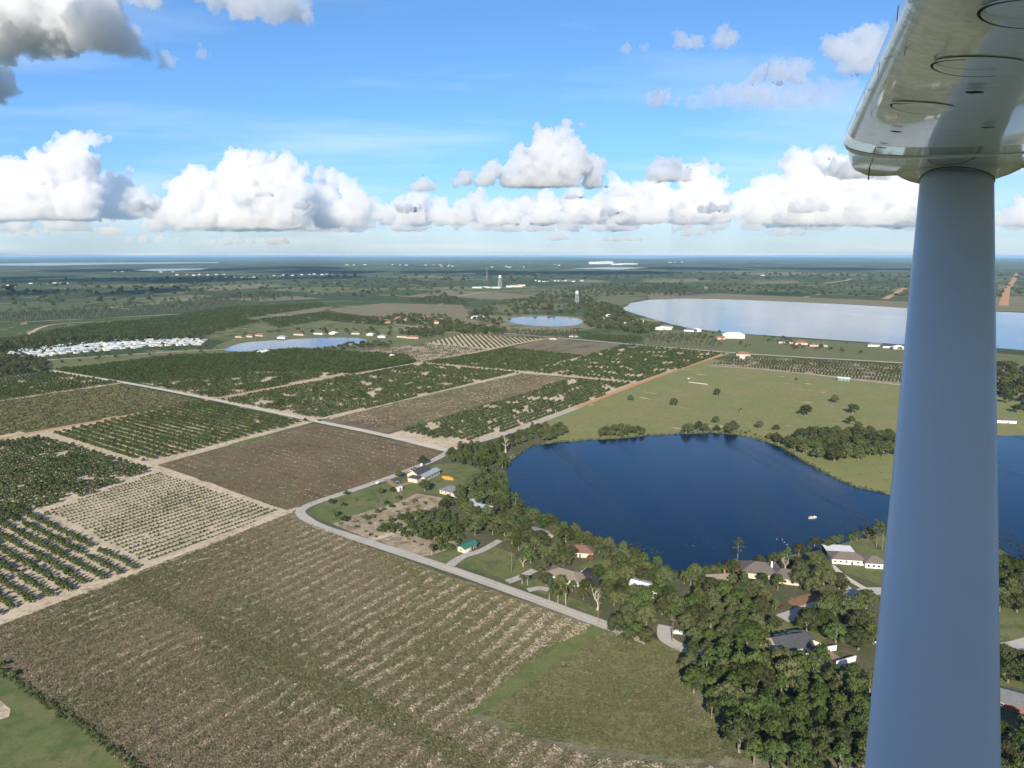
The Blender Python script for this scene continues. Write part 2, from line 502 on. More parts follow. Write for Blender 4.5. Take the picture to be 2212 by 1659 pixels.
build_ground()
# far fields, z kept well apart because they lie kilometres away
for pts, m, lab in (
    ([(700, 668), (830, 655), (1000, 659), (1015, 680), (1003, 692), (900, 690), (760, 680)], TANFIELD, 'olive tan field behind the stucco houses among the trees'),
    ([(880, 640), (960, 627), (1090, 632), (1160, 640), (1080, 648), (960, 640)], TANFIELD, 'pale dry field in front of the white warehouses'),
    ([(1040, 662), (1130, 650), (1230, 655), (1180, 672), (1090, 678)], GREENFIELD, 'green clearing behind the small round lake'),
    ([(490, 690), (620, 668), (720, 662), (700, 672), (560, 690)], TANFIELD, 'thin tan field beyond the white trailer park'),
    ([(480, 645), (640, 640), (700, 645), (560, 652)], TANFIELD, 'narrow pale field in the far middle groves'),
    ([(370, 622), (560, 612), (620, 618), (470, 628)], TANFIELD, 'long pale field before the dark far woods'),
    ([(1380, 607), (1500, 602), (1540, 608), (1420, 612)], TANFIELD, 'light field beyond the wide pale lake'),
    ([(1620, 609), (1720, 606), (1730, 611), (1640, 614)], TANFIELD, 'small light field beyond the wide pale lake'),
    ([(1560, 591), (1700, 587), (1790, 591), (1680, 596)], TANFIELD, 'tan rise among the far groves'),
    ([(1300, 640), (1400, 642), (1370, 652), (1330, 664), (1280, 655)], GREENFIELD, 'marshy green ground at the near tip of the wide lake'),
    ([(2150, 640), (2240, 640), (2260, 662), (2150, 658)], TANFIELD, 'bare plot on the far shore right of the strut'),
    ([(1400, 632), (1560, 634), (1760, 643), (1960, 652), (2300, 664), (2300, 676), (1960, 668), (1700, 656), (1500, 648), (1400, 646)], TANFIELD, 'tan marsh edge along the far shore of the wide lake'),
):
    sheet('field', pts, m, .30, lab, 'field', 25, 6)

LAYER = .05
sheet('field', [(-500, 930), (0, 866), (257, 829), (432, 866), (51, 934), (-500, 1010)], OLIVE, .05, 'weedy olive field left of the pale road', 'field')
sheet('field', [(-400, 880), (0, 815), (110, 803), (262, 828), (0, 868), (-400, 935)], SAND, .09, 'sandy floor of the dark grove at the left edge', 'field')
sheet('field', [(-400, 1020), (0, 918), (62, 938), (0, 952), (-400, 1060)], YSAND, .10, 'bare ploughed corner at the left edge', 'field')
sheet('field', [(-500, 1040), (0, 945), (438, 868), (676, 912), (338, 1005), (614, 1108), (0, 1347), (-500, 1540)], SAND, .06, 'sandy floor of the citrus groves at the left', 'field', jit=.6)
sheet('field', [(98, 1104), (340, 1018), (612, 1107), (322, 1226)], YSAND, .10, 'pale sand under rows of tiny citrus seedlings', 'field', jit=.6)
sheet('field', [(338, 1005), (678, 914), (950, 972), (935, 998), (850, 1030), (640, 1104), (614, 1106)], BROWN, .10, 'brown fallow field between the two pale roads', 'field', 6, 1.5)
sheet('field', [(490, 962), (540, 946), (600, 938), (585, 948), (520, 966)], LAWN, .15, 'green grassy corner of the brown fallow field', 'field', 5, 3)
sheet('field', [(118, 800), (380, 768), (505, 764), (640, 753), (880, 768), (905, 783), (500, 860), (455, 862), (300, 828)], DARKGROVE, .07, 'ground of the dark dense grove behind the pale road', 'field')
sheet('field', [(300, 826), (470, 800), (640, 798), (760, 806), (500, 858), (456, 860)], SAND, .11, 'sandy gaps of the grove along the pale road', 'field', 8, 4)
sheet('field', [(468, 864), (500, 857), (905, 784), (1125, 805), (712, 904), (684, 906)], SAND, .08, 'sandy floor of the grove beside the orange track', 'field')
sheet('field', [(690, 908), (1128, 806), (1228, 817), (1150, 845), (862, 932), (835, 939)], BROWN2, .12, 'long brown fallow strip between two groves', 'field', 6, 1.2)
sheet('field', [(835, 939), (862, 932), (1150, 845), (1226, 818), (1372, 828), (1255, 878), (1150, 918), (1005, 961), (965, 972)], SAND, .09, 'sandy floor of the wedge of grove at the road fork', 'field')
sheet('field', [(905, 783), (1060, 760), (1097, 752), (1264, 770), (1352, 744), (1572, 765), (1378, 828), (1128, 805)], SAND, .10, 'sandy floor of the far patchy grove', 'field')
sheet('field', [(1097, 752), (1175, 733), (1352, 743), (1264, 770)], BROWN2, .14, 'small brown field by the far highway', 'field')
sheet('field', [(920, 742), (997, 722), (1174, 732), (1059, 755)], YSAND, .14, 'striped young grove in front of the pine wood', 'field')
sheet('field', [(760, 760), (925, 742), (1059, 755), (905, 784), (840, 772)], SCRUBSOIL, .11, 'patchy replanted grove by the little white sheds', 'field')
sheet('field', [(1244, 730), (1292, 722), (1390, 727), (1388, 737), (1352, 742)], DARKGROVE, .14, 'small dark green grove by the far highway', 'field')
sheet('field', [(1095, 1010), (1110, 945), (1150, 919), (1255, 879), (1372, 831), (1470, 796), (1540, 776), (1600, 785), (1945, 832), (2212, 864), (2500, 890), (2500, 955), (2150, 955), (1990, 1110), (1925, 1085), (1600, 950), (1300, 960)], PASTURE, .08, 'wide olive pasture on the far side of the dark lake', 'pasture')
sheet('field', [(1525, 791), (1600, 772), (1700, 775), (1960, 788), (2212, 808), (2400, 820), (2400, 880), (1945, 831), (1560, 789)], SCRUBSOIL, .12, 'scrubby replanted grove behind the pasture', 'field')
sheet('lawn', [(1390, 742), (1400, 720), (1450, 712), (1560, 718), (1700, 730), (1960, 748), (2300, 775), (2300, 808), (1960, 786), (1572, 764)], GREENFIELD, .11, 'green lawns between the wide lake and the highway', 'lawn')
sheet('lawn', [(430, 775), (470, 745), (520, 726), (600, 717), (700, 713), (820, 714), (960, 718), (1000, 722), (925, 742), (850, 752), (760, 762), (640, 768), (520, 772)], GREENFIELD, .10, 'green lawns around the pond at left', 'lawn')
sheet('lawn', [(30, 800), (110, 775), (240, 768), (430, 752), (500, 765), (380, 769), (250, 783), (120, 800)], GREENFIELD, .09, 'mown field below the white trailer park', 'lawn')

# foreground
sheet('field', [(-500, 1540), (0, 1348), (614, 1108), (650, 1118), (700, 1148), (960, 1238), (1310, 1356), (1480, 1410), (1900, 1560), (2600, 1700), (2600, 2300), (-900, 2300)], WEEDY, .05, 'wide weedy field with straw coloured streaks in the foreground', 'field')
sheet('field', [(-900, 2300), (-500, 1290), (0, 1437), (60, 1482), (160, 1560), (310, 1664), (520, 1900), (700, 2300)], LAWN, .09, 'mown green corner beyond the fence line at lower left', 'lawn', 6, .8)
sheet('field', [(-300, 1500), (-60, 1490), (10, 1512), (22, 1530), (15, 1550), (-60, 1575), (-300, 1600)], SAND, .12, 'white sandy patch at the lower left edge', 'field', 4, 2)
sheet('field', [(1310, 1356), (1480, 1395), (1510, 1520), (1640, 1650), (1600, 1640), (1450, 1640), (1320, 1625), (1150, 1590), (1040, 1545)], MEADOW, .08, 'rough green and brown meadow beside the dark wood', 'field', 5, 2.5)
sheet('field', [(1225, 1345), (1312, 1354), (1260, 1410), (1150, 1478), (1060, 1532), (1002, 1556), (1015, 1530), (1090, 1475), (1170, 1400)], STRIP, .12, 'mown green strip running down from the road', 'field', 5, 1.5)
sheet('field', [(1300, 1352), (1480, 1400), (1480, 1420), (1380, 1415), (1310, 1400)], LAWN, .14, 'dark grass under the trees at the road bend', 'field', 4, 2)
# land between the near road and the lake
sheet('field', [(640, 1104), (690, 1080), (850, 1030), (975, 972), (1150, 920), (1200, 930), (1190, 950), (1100, 985), (1085, 1040), (1100, 1075), (1200, 1135), (1340, 1190), (1440, 1235), (1490, 1245), (1600, 1220), (1700, 1205), (1800, 1190), (1900, 1160), (2050, 1140), (2212, 1200), (2600, 1300), (2600, 1760), (1900, 1570), (1480, 1420), (1310, 1358), (960, 1240), (700, 1150)], YARD, .10, 'leafy ground of the lakeside houses', 'ground', 6, 2)
sheet('lawn', [(664, 1108), (690, 1086), (780, 1056), (870, 1036), (940, 1003), (1005, 1000), (1065, 1030), (1060, 1052), (960, 1070), (900, 1064), (850, 1090), (760, 1115), (715, 1132)], LAWN, .15, 'green lawn inside the road bend', 'lawn', 4, 1)
sheet('field', [(715, 1132), (770, 1112), (850, 1088), (900, 1066), (960, 1076), (920, 1110), (870, 1140), (930, 1150), (990, 1160), (985, 1195), (915, 1202), (800, 1165)], SCRUBSOIL, .16, 'bare sandy plot beside the road bend', 'field', 4, 1.5)
sheet('lawn', [(918, 1205), (985, 1180), (1003, 1188), (970, 1215), (950, 1214)], LAWN, .18, 'small lawn beside the green roofed garage', 'lawn', 3, .5)
sheet('lawn', [(984, 1219), (1040, 1192), (1068, 1180), (1110, 1198), (1150, 1225), (1142, 1238), (1095, 1255)], LAWN, .18, 'open lawn between two driveways', 'lawn', 3, .7)
sheet('lawn', [(1110, 1262), (1160, 1250), (1230, 1290), (1300, 1320), (1290, 1332), (1190, 1290)], LAWN, .18, 'grass verge under the palms by the road', 'lawn', 3, .7)
sheet('lawn', [(1215, 1240), (1290, 1205), (1340, 1190), (1358, 1198), (1320, 1222), (1280, 1250)], LAWN, .18, 'light lawn sloping to the lake behind the screened pool', 'lawn', 3, .7)
sheet('lawn', [(1780, 1190), (1830, 1165), (1920, 1155), (2000, 1165), (1990, 1290), (1900, 1262), (1830, 1240)], LAWN, .18, 'lawn around the long brown roofed house', 'lawn', 3, .7)
sheet('lawn', [(1690, 1345), (1740, 1335), (1790, 1380), (1700, 1420), (1620, 1400)], LAWN, .18, 'shady lawn behind the dark roofed house', 'lawn', 3, .7)
sheet('lawn', [(2100, 1330), (2230, 1270), (2300, 1500), (2160, 1480)], LAWN, .18, 'lawn right of the strut', 'lawn', 3, .7)
sheet('field', [(1700, 1300), (1760, 1280), (1820, 1285), (1800, 1300), (1730, 1325)], REDSOIL, .20, 'reddish bare verge beside the shaded street', 'field', 3, 1)
sheet('field', [(960, 1222), (1060, 1256), (1140, 1284), (1300, 1345), (1290, 1352), (1130, 1292), (1020, 1252)], REDSOIL, .11, 'reddish bare verge along the near road', 'field', 3, 1.6)

strip('road', [(112, 801), (300, 832), (455, 862), (680, 909), (820, 938), (968, 974)], 7.5, CONCRETE, .20, 'pale straight road crossing between the groves', edge=.8)
roadB = strip('road', [(968, 975), (1005, 962), (1080, 941), (1150, 918), (1255, 878)], 6.5, ASPHALT, .22, 'grey lane running along the pasture', edge=.5)
strip('dirt_road', [(1245, 881), (1370, 832), (1470, 796), (1572, 764)], 7, CLAY, .24, 'orange dirt road climbing along the pasture edge', edge=1)
near = strip('road', [(976, 972), (935, 995), (850, 1029), (760, 1060), (690, 1083), (655, 1099), (652, 1113), (690, 1137), (760, 1160), (960, 1226), (1130, 1286), (1310, 1352), (1400, 1385)], 6.4, ASPHALT, .26, 'grey country road bending round the lakeside houses', edge=.35)
strip('centre_line', [(930, 1216), (960, 1226), (1130, 1286), (1310, 1352), (1400, 1385)], .28, YPAINT, .275, parent=near, edge=0)
strip('dirt_road', [(-300, 1010), (0, 948), (150, 921), (300, 893), (420, 871), (450, 863)], 6, CLAY, .22, 'orange clay track along the left citrus grove', edge=1.2)
strip('dirt_road', [(462, 862), (569, 842), (749, 811), (914, 782), (1024, 762), (1138, 739), (1185, 731)], 6.5, TANROAD, .22, 'long orange track between the far groves', edge=1.2)
strip('dirt_road', [(905, 784), (1010, 794), (1125, 806), (1250, 816), (1376, 829)], 5, TANROAD, .23, 'tan track crossing the far groves', edge=1.2)
strip('dirt_road', [(335, 1004), (480, 962), (670, 912)], 6, SAND, .20, 'sandy track between grove and brown field', edge=1.5)
strip('dirt_road', [(90, 930), (200, 965), (338, 1010), (480, 1060), (616, 1109)], 7, SAND, .21, 'sandy track running down to the road bend', edge=1.5)
strip('dirt_road', [(-300, 1465), (0, 1344), (320, 1226), (616, 1108), (648, 1106)], 7, SAND, .22, 'sandy headland track above the weedy field', edge=1.2)
strip('dirt_road', [(712, 905), (900, 858), (1128, 806)], 4, SAND, .21, 'sandy edge above the brown strip', edge=1.5)
strip('dirt_road', [(1530, 790), (1700, 803), (1945, 832), (2212, 862)], 4, SAND, .21, 'sandy track along the back of the pasture', edge=1.5)
strip('highway', [(2400, 822), (2212, 805), (1960, 785), (1700, 770), (1570, 761), (1400, 747), (1240, 733), (1110, 722), (960, 712), (840, 700), (700, 690), (569, 680), (300, 700)], 9, ASPHALT, .34, 'far highway crossing behind the groves', edge=.5)
strip('dirt_road', [(-100, 795), (60, 781), (280, 766), (420, 758), (600, 750)], 6, SAND, .33, 'sandy lane below the trailer park', edge=1)
strip('dirt_road', [(-100, 790), (0, 785), (100, 704), (300, 692), (480, 672), (560, 662), (700, 655)], 9, TANROAD, .35, 'pale lane through the far left groves', edge=2)
strip('dirt_road', [(820, 637), (960, 642), (1060, 630), (1180, 626)], 14, TANROAD, .36, 'pale lane towards the white warehouses', edge=3)
strip('dirt_road', [(2168, 660), (2172, 640), (2178, 620), (2190, 605), (2197, 590)], 26, CLAY, .38, 'orange road running off to the horizon right of the strut', edge=4)
strip('dirt_road', [(1912, 646), (1955, 622)], 24, CLAY, .38, 'short orange road beyond the wide lake', edge=3)
strip('dirt_road', [(1780, 612), (1825, 606), (1840, 602)], 24, TANROAD, .38, 'pale road in the groves beyond the lake', edge=3)
strip('driveway', [(972, 1222), (1000, 1203), (1040, 1190), (1080, 1168)], (5.5, 4), GRAVEL, .30, 'gravel driveway to the green roofed garage', 'driveway')
strip('driveway', [(1096, 1258), (1125, 1247), (1155, 1232)], 4.5, GRAVEL, .30, 'grey driveway between lawn and palms', 'driveway')
strip('driveway', [(1140, 1276), (1165, 1272), (1185, 1275)], 4, GRAVEL, .30, 'short gravel pull-in by the palms', 'driveway')
strip('driveway', [(800, 1167), (840, 1156), (880, 1145)], (6, 2.5), SAND, .30, 'white sandy track turning off the near road', 'driveway')
strip('driveway', [(835, 1036), (855, 1050), (880, 1045), (895, 1036), (880, 1022), (868, 1022)], 4.5, PAVER, .30, 'brick paved loop drive before the cream house', 'driveway')
strip('street', [(1436, 1352), (1434, 1364), (1440, 1382), (1478, 1402), (1530, 1410)], 6, ASPHALT, .30, 'short curve of lane showing between the oaks', 'road')
strip('street', [(1690, 1338), (1745, 1318), (1830, 1290), (1890, 1278), (1960, 1290), (2080, 1360), (2160, 1400), (2240, 1385)], 7.5, ASPHALT, .30, 'shaded street with pale surface right of the woods', 'road')
strip('driveway', [(1825, 1268), (1850, 1282), (1880, 1280)], 4, CONCRETE, .31, 'pale concrete apron joining the shaded street', 'driveway')
strip('driveway', [(1795, 1222), (1830, 1250), (1880, 1280)], 3.2, CONCRETE, .32, 'narrow concrete drive to the long brown roofed house', 'driveway')
strip('driveway', [(1690, 1365), (1745, 1385), (1800, 1420), (1880, 1470)], 4, PAVER, .31, 'brown brick drive beside the white garden wall', 'driveway')
strip('dirt_road', [(395, 1222), (440, 1208), (480, 1205), (500, 1188)], 1.6, SAND, .24, 'thin pale footpath curling off the headland track', 'path')

sheet('lake', [(1092, 1010), (1115, 985), (1150, 964), (1200, 957), (1262, 952), (1330, 949), (1400, 942), (1470, 938), (1530, 936), (1590, 940), (1640, 950), (1690, 968), (1720, 987), (1760, 1010), (1800, 1032), (1850, 1054), (1925, 1070), (1985, 1085), (2035, 1070), (2080, 1000), (2150, 942), (2300, 938), (2500, 950), (2500, 1290), (2212, 1215), (2120, 1165), (2000, 1150), (1900, 1152), (1830, 1172), (1760, 1192), (1700, 1202), (1620, 1212), (1560, 1228), (1490, 1238), (1440, 1230), (1381, 1204), (1340, 1188), (1300, 1166), (1222, 1140), (1160, 1115), (1120, 1090), (1100, 1055)], WATER, .40, 'deep blue round lake in the middle', 'lake', 4, 1.0)
sheet('lake', [(1093, 690), (1130, 685), (1200, 684), (1245, 688), (1258, 694), (1248, 702), (1200, 706), (1140, 703), (1105, 697)], WATER2, .45, 'small round lake by the water tower', 'lake', 8, 1, True)
sheet('lake', [(486, 757), (504, 747), (527, 741), (569, 737), (680, 731), (760, 730), (792, 736), (770, 745), (700, 751), (640, 757), (600, 761), (560, 763), (515, 760)], WATER2, .45, 'pale blue pond beside the trailer park', 'lake', 6, 1, True)
sheet('lake', [(1345, 668), (1362, 655), (1400, 648), (1480, 645), (1600, 648), (1700, 652), (1830, 658), (1960, 666), (2212, 676), (2700, 695), (2700, 800), (2212, 757), (2150, 752), (1960, 745), (1850, 738), (1700, 728), (1560, 718), (1480, 708), (1430, 695), (1380, 681)], WATER2, .45, 'wide silvery lake at right behind the strut', 'lake', 14, 5)
for pts, lab in (([(-100, 573), (0, 569.5), (120, 567.5), (300, 567), (420, 566.5), (475, 566.5), (470, 568), (250, 571), (100, 574)], 'long bright lake near the left horizon'),
                 ([(290, 584), (330, 581), (450, 580), (430, 583), (340, 586)], 'thin far lake among the left woods'),
                 ([(1190, 556.5), (1400, 555.5), (1530, 556.5), (1400, 558.5)], 'thin silver line of lake at the horizon'),
                 ([(1560, 554.6), (1800, 554), (2300, 555), (2300, 557.5), (1700, 556)], 'thin silver line of lake behind the strut'),
                 ([(1230, 580), (1320, 577), (1400, 578), (1340, 583)], 'small far lake by the white factory')):
    sheet('lake', pts, WATER2, 1.2, lab, 'lake', 200, 0)

# ------------------------------------------------------------------ vegetation
NPR = np.random.RandomState(11)


def leaf_quads(centres, normals, size, jitter=.42):
    n = len(centres)
    N = normals + NPR.normal(0, jitter, (n, 3))
    N /= np.linalg.norm(N, axis=1)[:, None] + 1e-9
    T = np.cross(N, NPR.normal(0, 1, (n, 3)))
    T /= np.linalg.norm(T, axis=1)[:, None] + 1e-9
    B = np.cross(N, T)
    s = size * NPR.uniform(.6, 1.35, (n, 1)) / 2
    a = NPR.uniform(.6, 1.2, (n, 1))
    V = np.stack([centres - T * s - B * s * a * .7, centres + T * s * .8 - B * s * a, centres + T * s + B * s * a * .8, centres - T * s * .7 + B * s * a], 1).reshape(-1, 3)
    Fq = np.arange(4 * n).reshape(n, 4)
    return V, Fq


def ico(sub):
    bm = bmesh.new(); bmesh.ops.create_icosphere(bm, subdivisions=sub, radius=1)
    v = np.array([x.co[:] for x in bm.verts]); f = [tuple(q.index for q in p.verts) for p in bm.faces]; bm.free()
    return v, f


IV1, IF1 = ico(1)
IV2, IF2 = ico(2)


def lobed_crown(lobes, per_area, size, core=.72):
    """leaf sized faces over the skins of many lobes, with a lumpy core inside each lobe that stops the light"""
    V, Fc, o = [], [], 0
    allc = np.array([l[0] for l in lobes]); allr = np.array([l[1] for l in lobes])
    for c, r in lobes:
        c, r = np.array(c), np.array(r)
        cnt = max(6, int(per_area * (r[0] * r[1] + r[1] * r[2] + r[0] * r[2]) / 3 * 4))
        d = NPR.normal(0, 1, (cnt, 3)); d /= np.linalg.norm(d, axis=1)[:, None]
        d[:, 2] = np.where(d[:, 2] < -.35, -d[:, 2], d[:, 2])
        p = c + d * r * NPR.uniform(.78, 1.08, (cnt, 1))
        keep = np.ones(cnt, bool)
        for c2, r2 in lobes:
            if c2 is c: continue
            q = (p - np.array(c2)) / (np.array(r2) * .82)
            keep &= ((q ** 2).sum(1) > 1) | np.all(np.abs(np.array(c2) - c) < 1e-6)
        p, d = p[keep], d[keep]
        if len(p):
            v, f = leaf_quads(p, d, size)
            V.append(v); Fc += [tuple(x) for x in (f + o)]; o += len(v)
        v = c + IV1 * r * core * NPR.uniform(.85, 1.1, (len(IV1), 1))
        V.append(v); Fc += [tuple(i + o for i in f) for f in IF1]; o += len(v)
    return np.concatenate(V), Fc


def oak_lobes(rw, h, n, base=.20, flat=1.0):
    L = []
    for i in range(n):
        a = i * 2.399 + NPR.uniform(-.4, .4)
        q = math.sqrt((i + .5) / n)
        rr = rw * q * .74
        z = h * (base + (1 - base) * (1 - q ** 2 * .75) * .72) + NPR.uniform(-.06, .06) * h
        s = rw * NPR.uniform(.27, .42)
        L.append(((rr * math.cos(a), rr * math.sin(a), z), (s, s * NPR.uniform(.85, 1.15), s * NPR.uniform(.62, .85) * flat)))
    return L


def trunk_mb(h, r, limbs, spread, mb=None, mi=0):
    mb = mb or MB()
    top = h * .42
    mb.tube([(0, 0, -.15), (NPR.uniform(-.1, .1), NPR.uniform(-.1, .1), top * .5), (0, 0, top)], [r * 1.25, r, r * .8], 6, mi)
    for k in range(limbs):
        a = 2 * math.pi * k / limbs + NPR.uniform(-.3, .3)
        e = Vector((math.cos(a) * spread, math.sin(a) * spread, h * NPR.uniform(.62, .82)))
        mid = Vector((e.x * .45, e.y * .45, top + (e.z - top) * .6))
        mb.tube([(0, 0, top * .85), mid, e], [r * .6, r * .38, r * .12], 5, mi)
    return mb


class Kind:
    def __init__(s, name, crown, trunk, both): s.name, s.crown, s.trunk, s.both = name, crown, trunk, both


def make_kind(name, lobes, leaf, size, dens, h, r, limbs, spread, bark=BARK):
    V, Fc = lobed_crown(lobes, dens, size)
    crown = mesh(name + '_crown', V, Fc, leaf)
    t = trunk_mb(h, r, limbs, spread)
    trunk = t.mesh(name + '_trunk', bark)
    b = MB(); b.V = list(map(tuple, V)) + list(t.V); b.F = list(Fc) + [tuple(i + len(V) for i in f) for f in t.F]
    b.I = [0] * len(Fc) + [1] * len(t.F)
    return Kind(name, crown, trunk, b.mesh(name, [leaf, bark]))


OAKS = [make_kind('oak', oak_lobes(NPR.uniform(4.6, 5.8), NPR.uniform(8.5, 11), NPR.randint(13, 18)), (OAK, OAK, OAK2)[i % 3], .50, 8.8, 9.5, .38, 5, 2.9) for i in range(8)]
BROADS = [make_kind('tree', oak_lobes(NPR.uniform(3.0, 3.8), NPR.uniform(8.5, 11.5), NPR.randint(12, 16), .18, 1.25), OAK2, .48, 8.8, 10, .26, 4, 1.7) for i in range(5)]
BUSHES = [make_kind('bush', oak_lobes(1.6, 2.3, 7, .2), SHRUB if i % 2 else OAK2, .5, 4.5, 2, .08, 3, .7) for i in range(4)]
RUSTY = make_kind('tree', oak_lobes(2.6, 5.2, 9), RUST, .6, 4, 5, .18, 4, 1.4)
CITS = [make_kind('citrus', oak_lobes(2.15, 3.7, 9, .10, 1.25), CITRUS, .55, 4.2, 2.2, .10, 3, .7) for i in range(4)]
SEEDL = [make_kind('seedling', oak_lobes(.62, 1.15, 5, .15, 1.2), CITRUS, .34, 8, .8, .04, 2, .2) for i in range(2)]


def pine_kind(h):
    L = []
    for i in range(11):
        t = i / 10
        a = i * 2.4
        rr = (1.2 + 1.6 * math.sin(math.pi * min(1, .25 + t * .8))) * NPR.uniform(.5, 1)
        s = NPR.uniform(.9, 1.5)
        L.append(((rr * math.cos(a), rr * math.sin(a), h * (.58 + .40 * t)), (s, s, s * .55)))
    V, Fc = lobed_crown(L, 3.5, .6, .5)
    mb = MB(); mb.tube([(0, 0, -.1), (.1, 0, h * .5), (0, 0, h * .97)], [.24, .18, .05], 6)
    for c, r in L:
        mb.tube([(0, 0, c[2] - .5), c], [.06, .03], 4)
    b = MB(); b.V = list(map(tuple, V)) + list(mb.V); b.F = list(Fc) + [tuple(i + len(V) for i in f) for f in mb.F]; b.I = [0] * len(Fc) + [1] * len(mb.F)
    return Kind('pine', mesh('pine_crown', V, Fc, PINE), mb.mesh('pine_trunk', BARK), b.mesh('pine', [PINE, BARK]))


PINES = [pine_kind(h) for h in (13, 15, 16.5)]


def palm_kind(h, fronds=16, lean=.3):
    mb = MB()
    mb.tube([(0, 0, -.1), (lean * .3, 0, h * .5), (lean, 0, h)], [.2, .15, .14], 6)
    V, Fc = [], []
    for k in range(fronds):
        a = 2 * math.pi * k / fronds + NPR.uniform(-.2, .2)
        up = NPR.uniform(-.2, 1.0)
        L = NPR.uniform(1.5, 2.1)
        pts = []
        for t in (0, .3, .6, .85, 1.0):
            d = L * t
            z = up * d * .9 - .42 * d * d
            pts.append(Vector((lean + math.cos(a) * d, math.sin(a) * d, h + z)))
        w = (.10, .36, .42, .26, .02)
        sd = Vector((-math.sin(a), math.cos(a), 0))
        o = len(V)
        for p, ww in zip(pts, w):
            V += [p + sd * ww - Vector((0, 0, ww * .45)), p, p - sd * ww - Vector((0, 0, ww * .45))]
        for i in range(4):
            q = o + 3 * i
            Fc += [(q, q + 1, q + 4, q + 3), (q + 1, q + 2, q + 5, q + 4)]
    b = MB(); b.V = [tuple(v) for v in V] + list(mb.V); b.F = list(Fc) + [tuple(i + len(V) for i in f) for f in mb.F]; b.I = [0] * len(Fc) + [1] * len(mb.F)
    return Kind('palm', mesh('palm_crown', V, Fc, PALM), mb.mesh('palm_trunk', PALEBARK), b.mesh('palm', [PALM, PALEBARK]))


PALMS = [palm_kind(h) for h in (5.5, 6.8, 8.0)]


def dead_tree_mesh(h, seed):
    rnd = random.Random(seed)
    mb = MB()

    def grow(p, d, L, r, lvl):
        q = p + d * L * .5 + Vector((rnd.uniform(-.1, .1), rnd.uniform(-.1, .1), .05)) * L
        e = p + d * L
        mb.tube([p, q, e], [r, r * .8, r * .55], 5 if lvl < 2 else 4)
        if lvl < 4:
            for k in range(3 if lvl < 2 else 2):
                nd = (d + Vector((rnd.gauss(0, .55), rnd.gauss(0, .55), rnd.uniform(.0, .35)))).normalized()
                grow(e if k else q, nd, L * rnd.uniform(.55, .8), r * .55, lvl + 1)
    grow(Vector((0, 0, -.2)), Vector((0, 0, 1)), h * .34, h * .045, 0)
    return mb.mesh('dead_tree', PALEBARK)


DEAD = [dead_tree_mesh(11, 3), dead_tree_mesh(9, 8), dead_tree_mesh(10, 21)]


def in_view(p, m=170):
    d = Vector((p[0], p[1], -H))
    yc = d.y * math.cos(PITCH) - d.z * math.sin(PITCH)
    if yc < 1: return None
    x = CX + F * d.x / yc
    y = CY - F * (d.y * math.sin(PITCH) + d.z * math.cos(PITCH)) / yc
    return (x, y) if -m < x < 2212 + m and y < 1659 + m else None


def hidden_by_strut(p):
    q = in_view(p)
    return q and 1985 - (q[1] - 385) * .085 < q[0] < 2140 and q[1] > 700


def plant(kind, p, label, cat='tree', group=None, scale=1.0, zs=None, name=None):
    """a tree that shows its parts: base, trunk and crown"""
    e = empty(name or (kind.name if kind.name != 'oak' else 'oak_tree'), p, RND.uniform(0, 6.28), (scale, scale, zs or scale * RND.uniform(.9, 1.12)))
    mesh_obj('trunk', kind.trunk, e); mesh_obj('crown', kind.crown, e)
    return tag(e, label, cat, group)


def inside(p, P):
    x, y, c, j = p[0], p[1], False, len(P) - 1
    for i in range(len(P)):
        if (P[i].y > y) != (P[j].y > y) and x < (P[j].x - P[i].x) * (y - P[i].y) / (P[j].y - P[i].y) + P[i].x: c = not c
        j = i
    return c


def dart(pts, spacing, n_try, avoid=(), seed=1):
    """spots at least spacing apart inside the surveyed outline"""
    rnd = random.Random(seed)
    P = [G(x, y) for x, y in pts]
    x0, x1, y0, y1 = min(p.x for p in P), max(p.x for p in P), min(p.y for p in P), max(p.y for p in P)
    out = []
    for _ in range(n_try):
        q = (rnd.uniform(x0, x1), rnd.uniform(y0, y1))
        if not inside(q, P): continue
        if any((q[0] - a[0]) ** 2 + (q[1] - a[1]) ** 2 < a[2] ** 2 for a in avoid): continue
        sp = spacing * rnd.uniform(.8, 1.25)
        if any((q[0] - o[0]) ** 2 + (q[1] - o[1]) ** 2 < sp * sp for o in out): continue
        out.append(q)
    return out


GROUPS = bpy.data.collections.new('seed_stock')            # meshes that the far stands are grown from


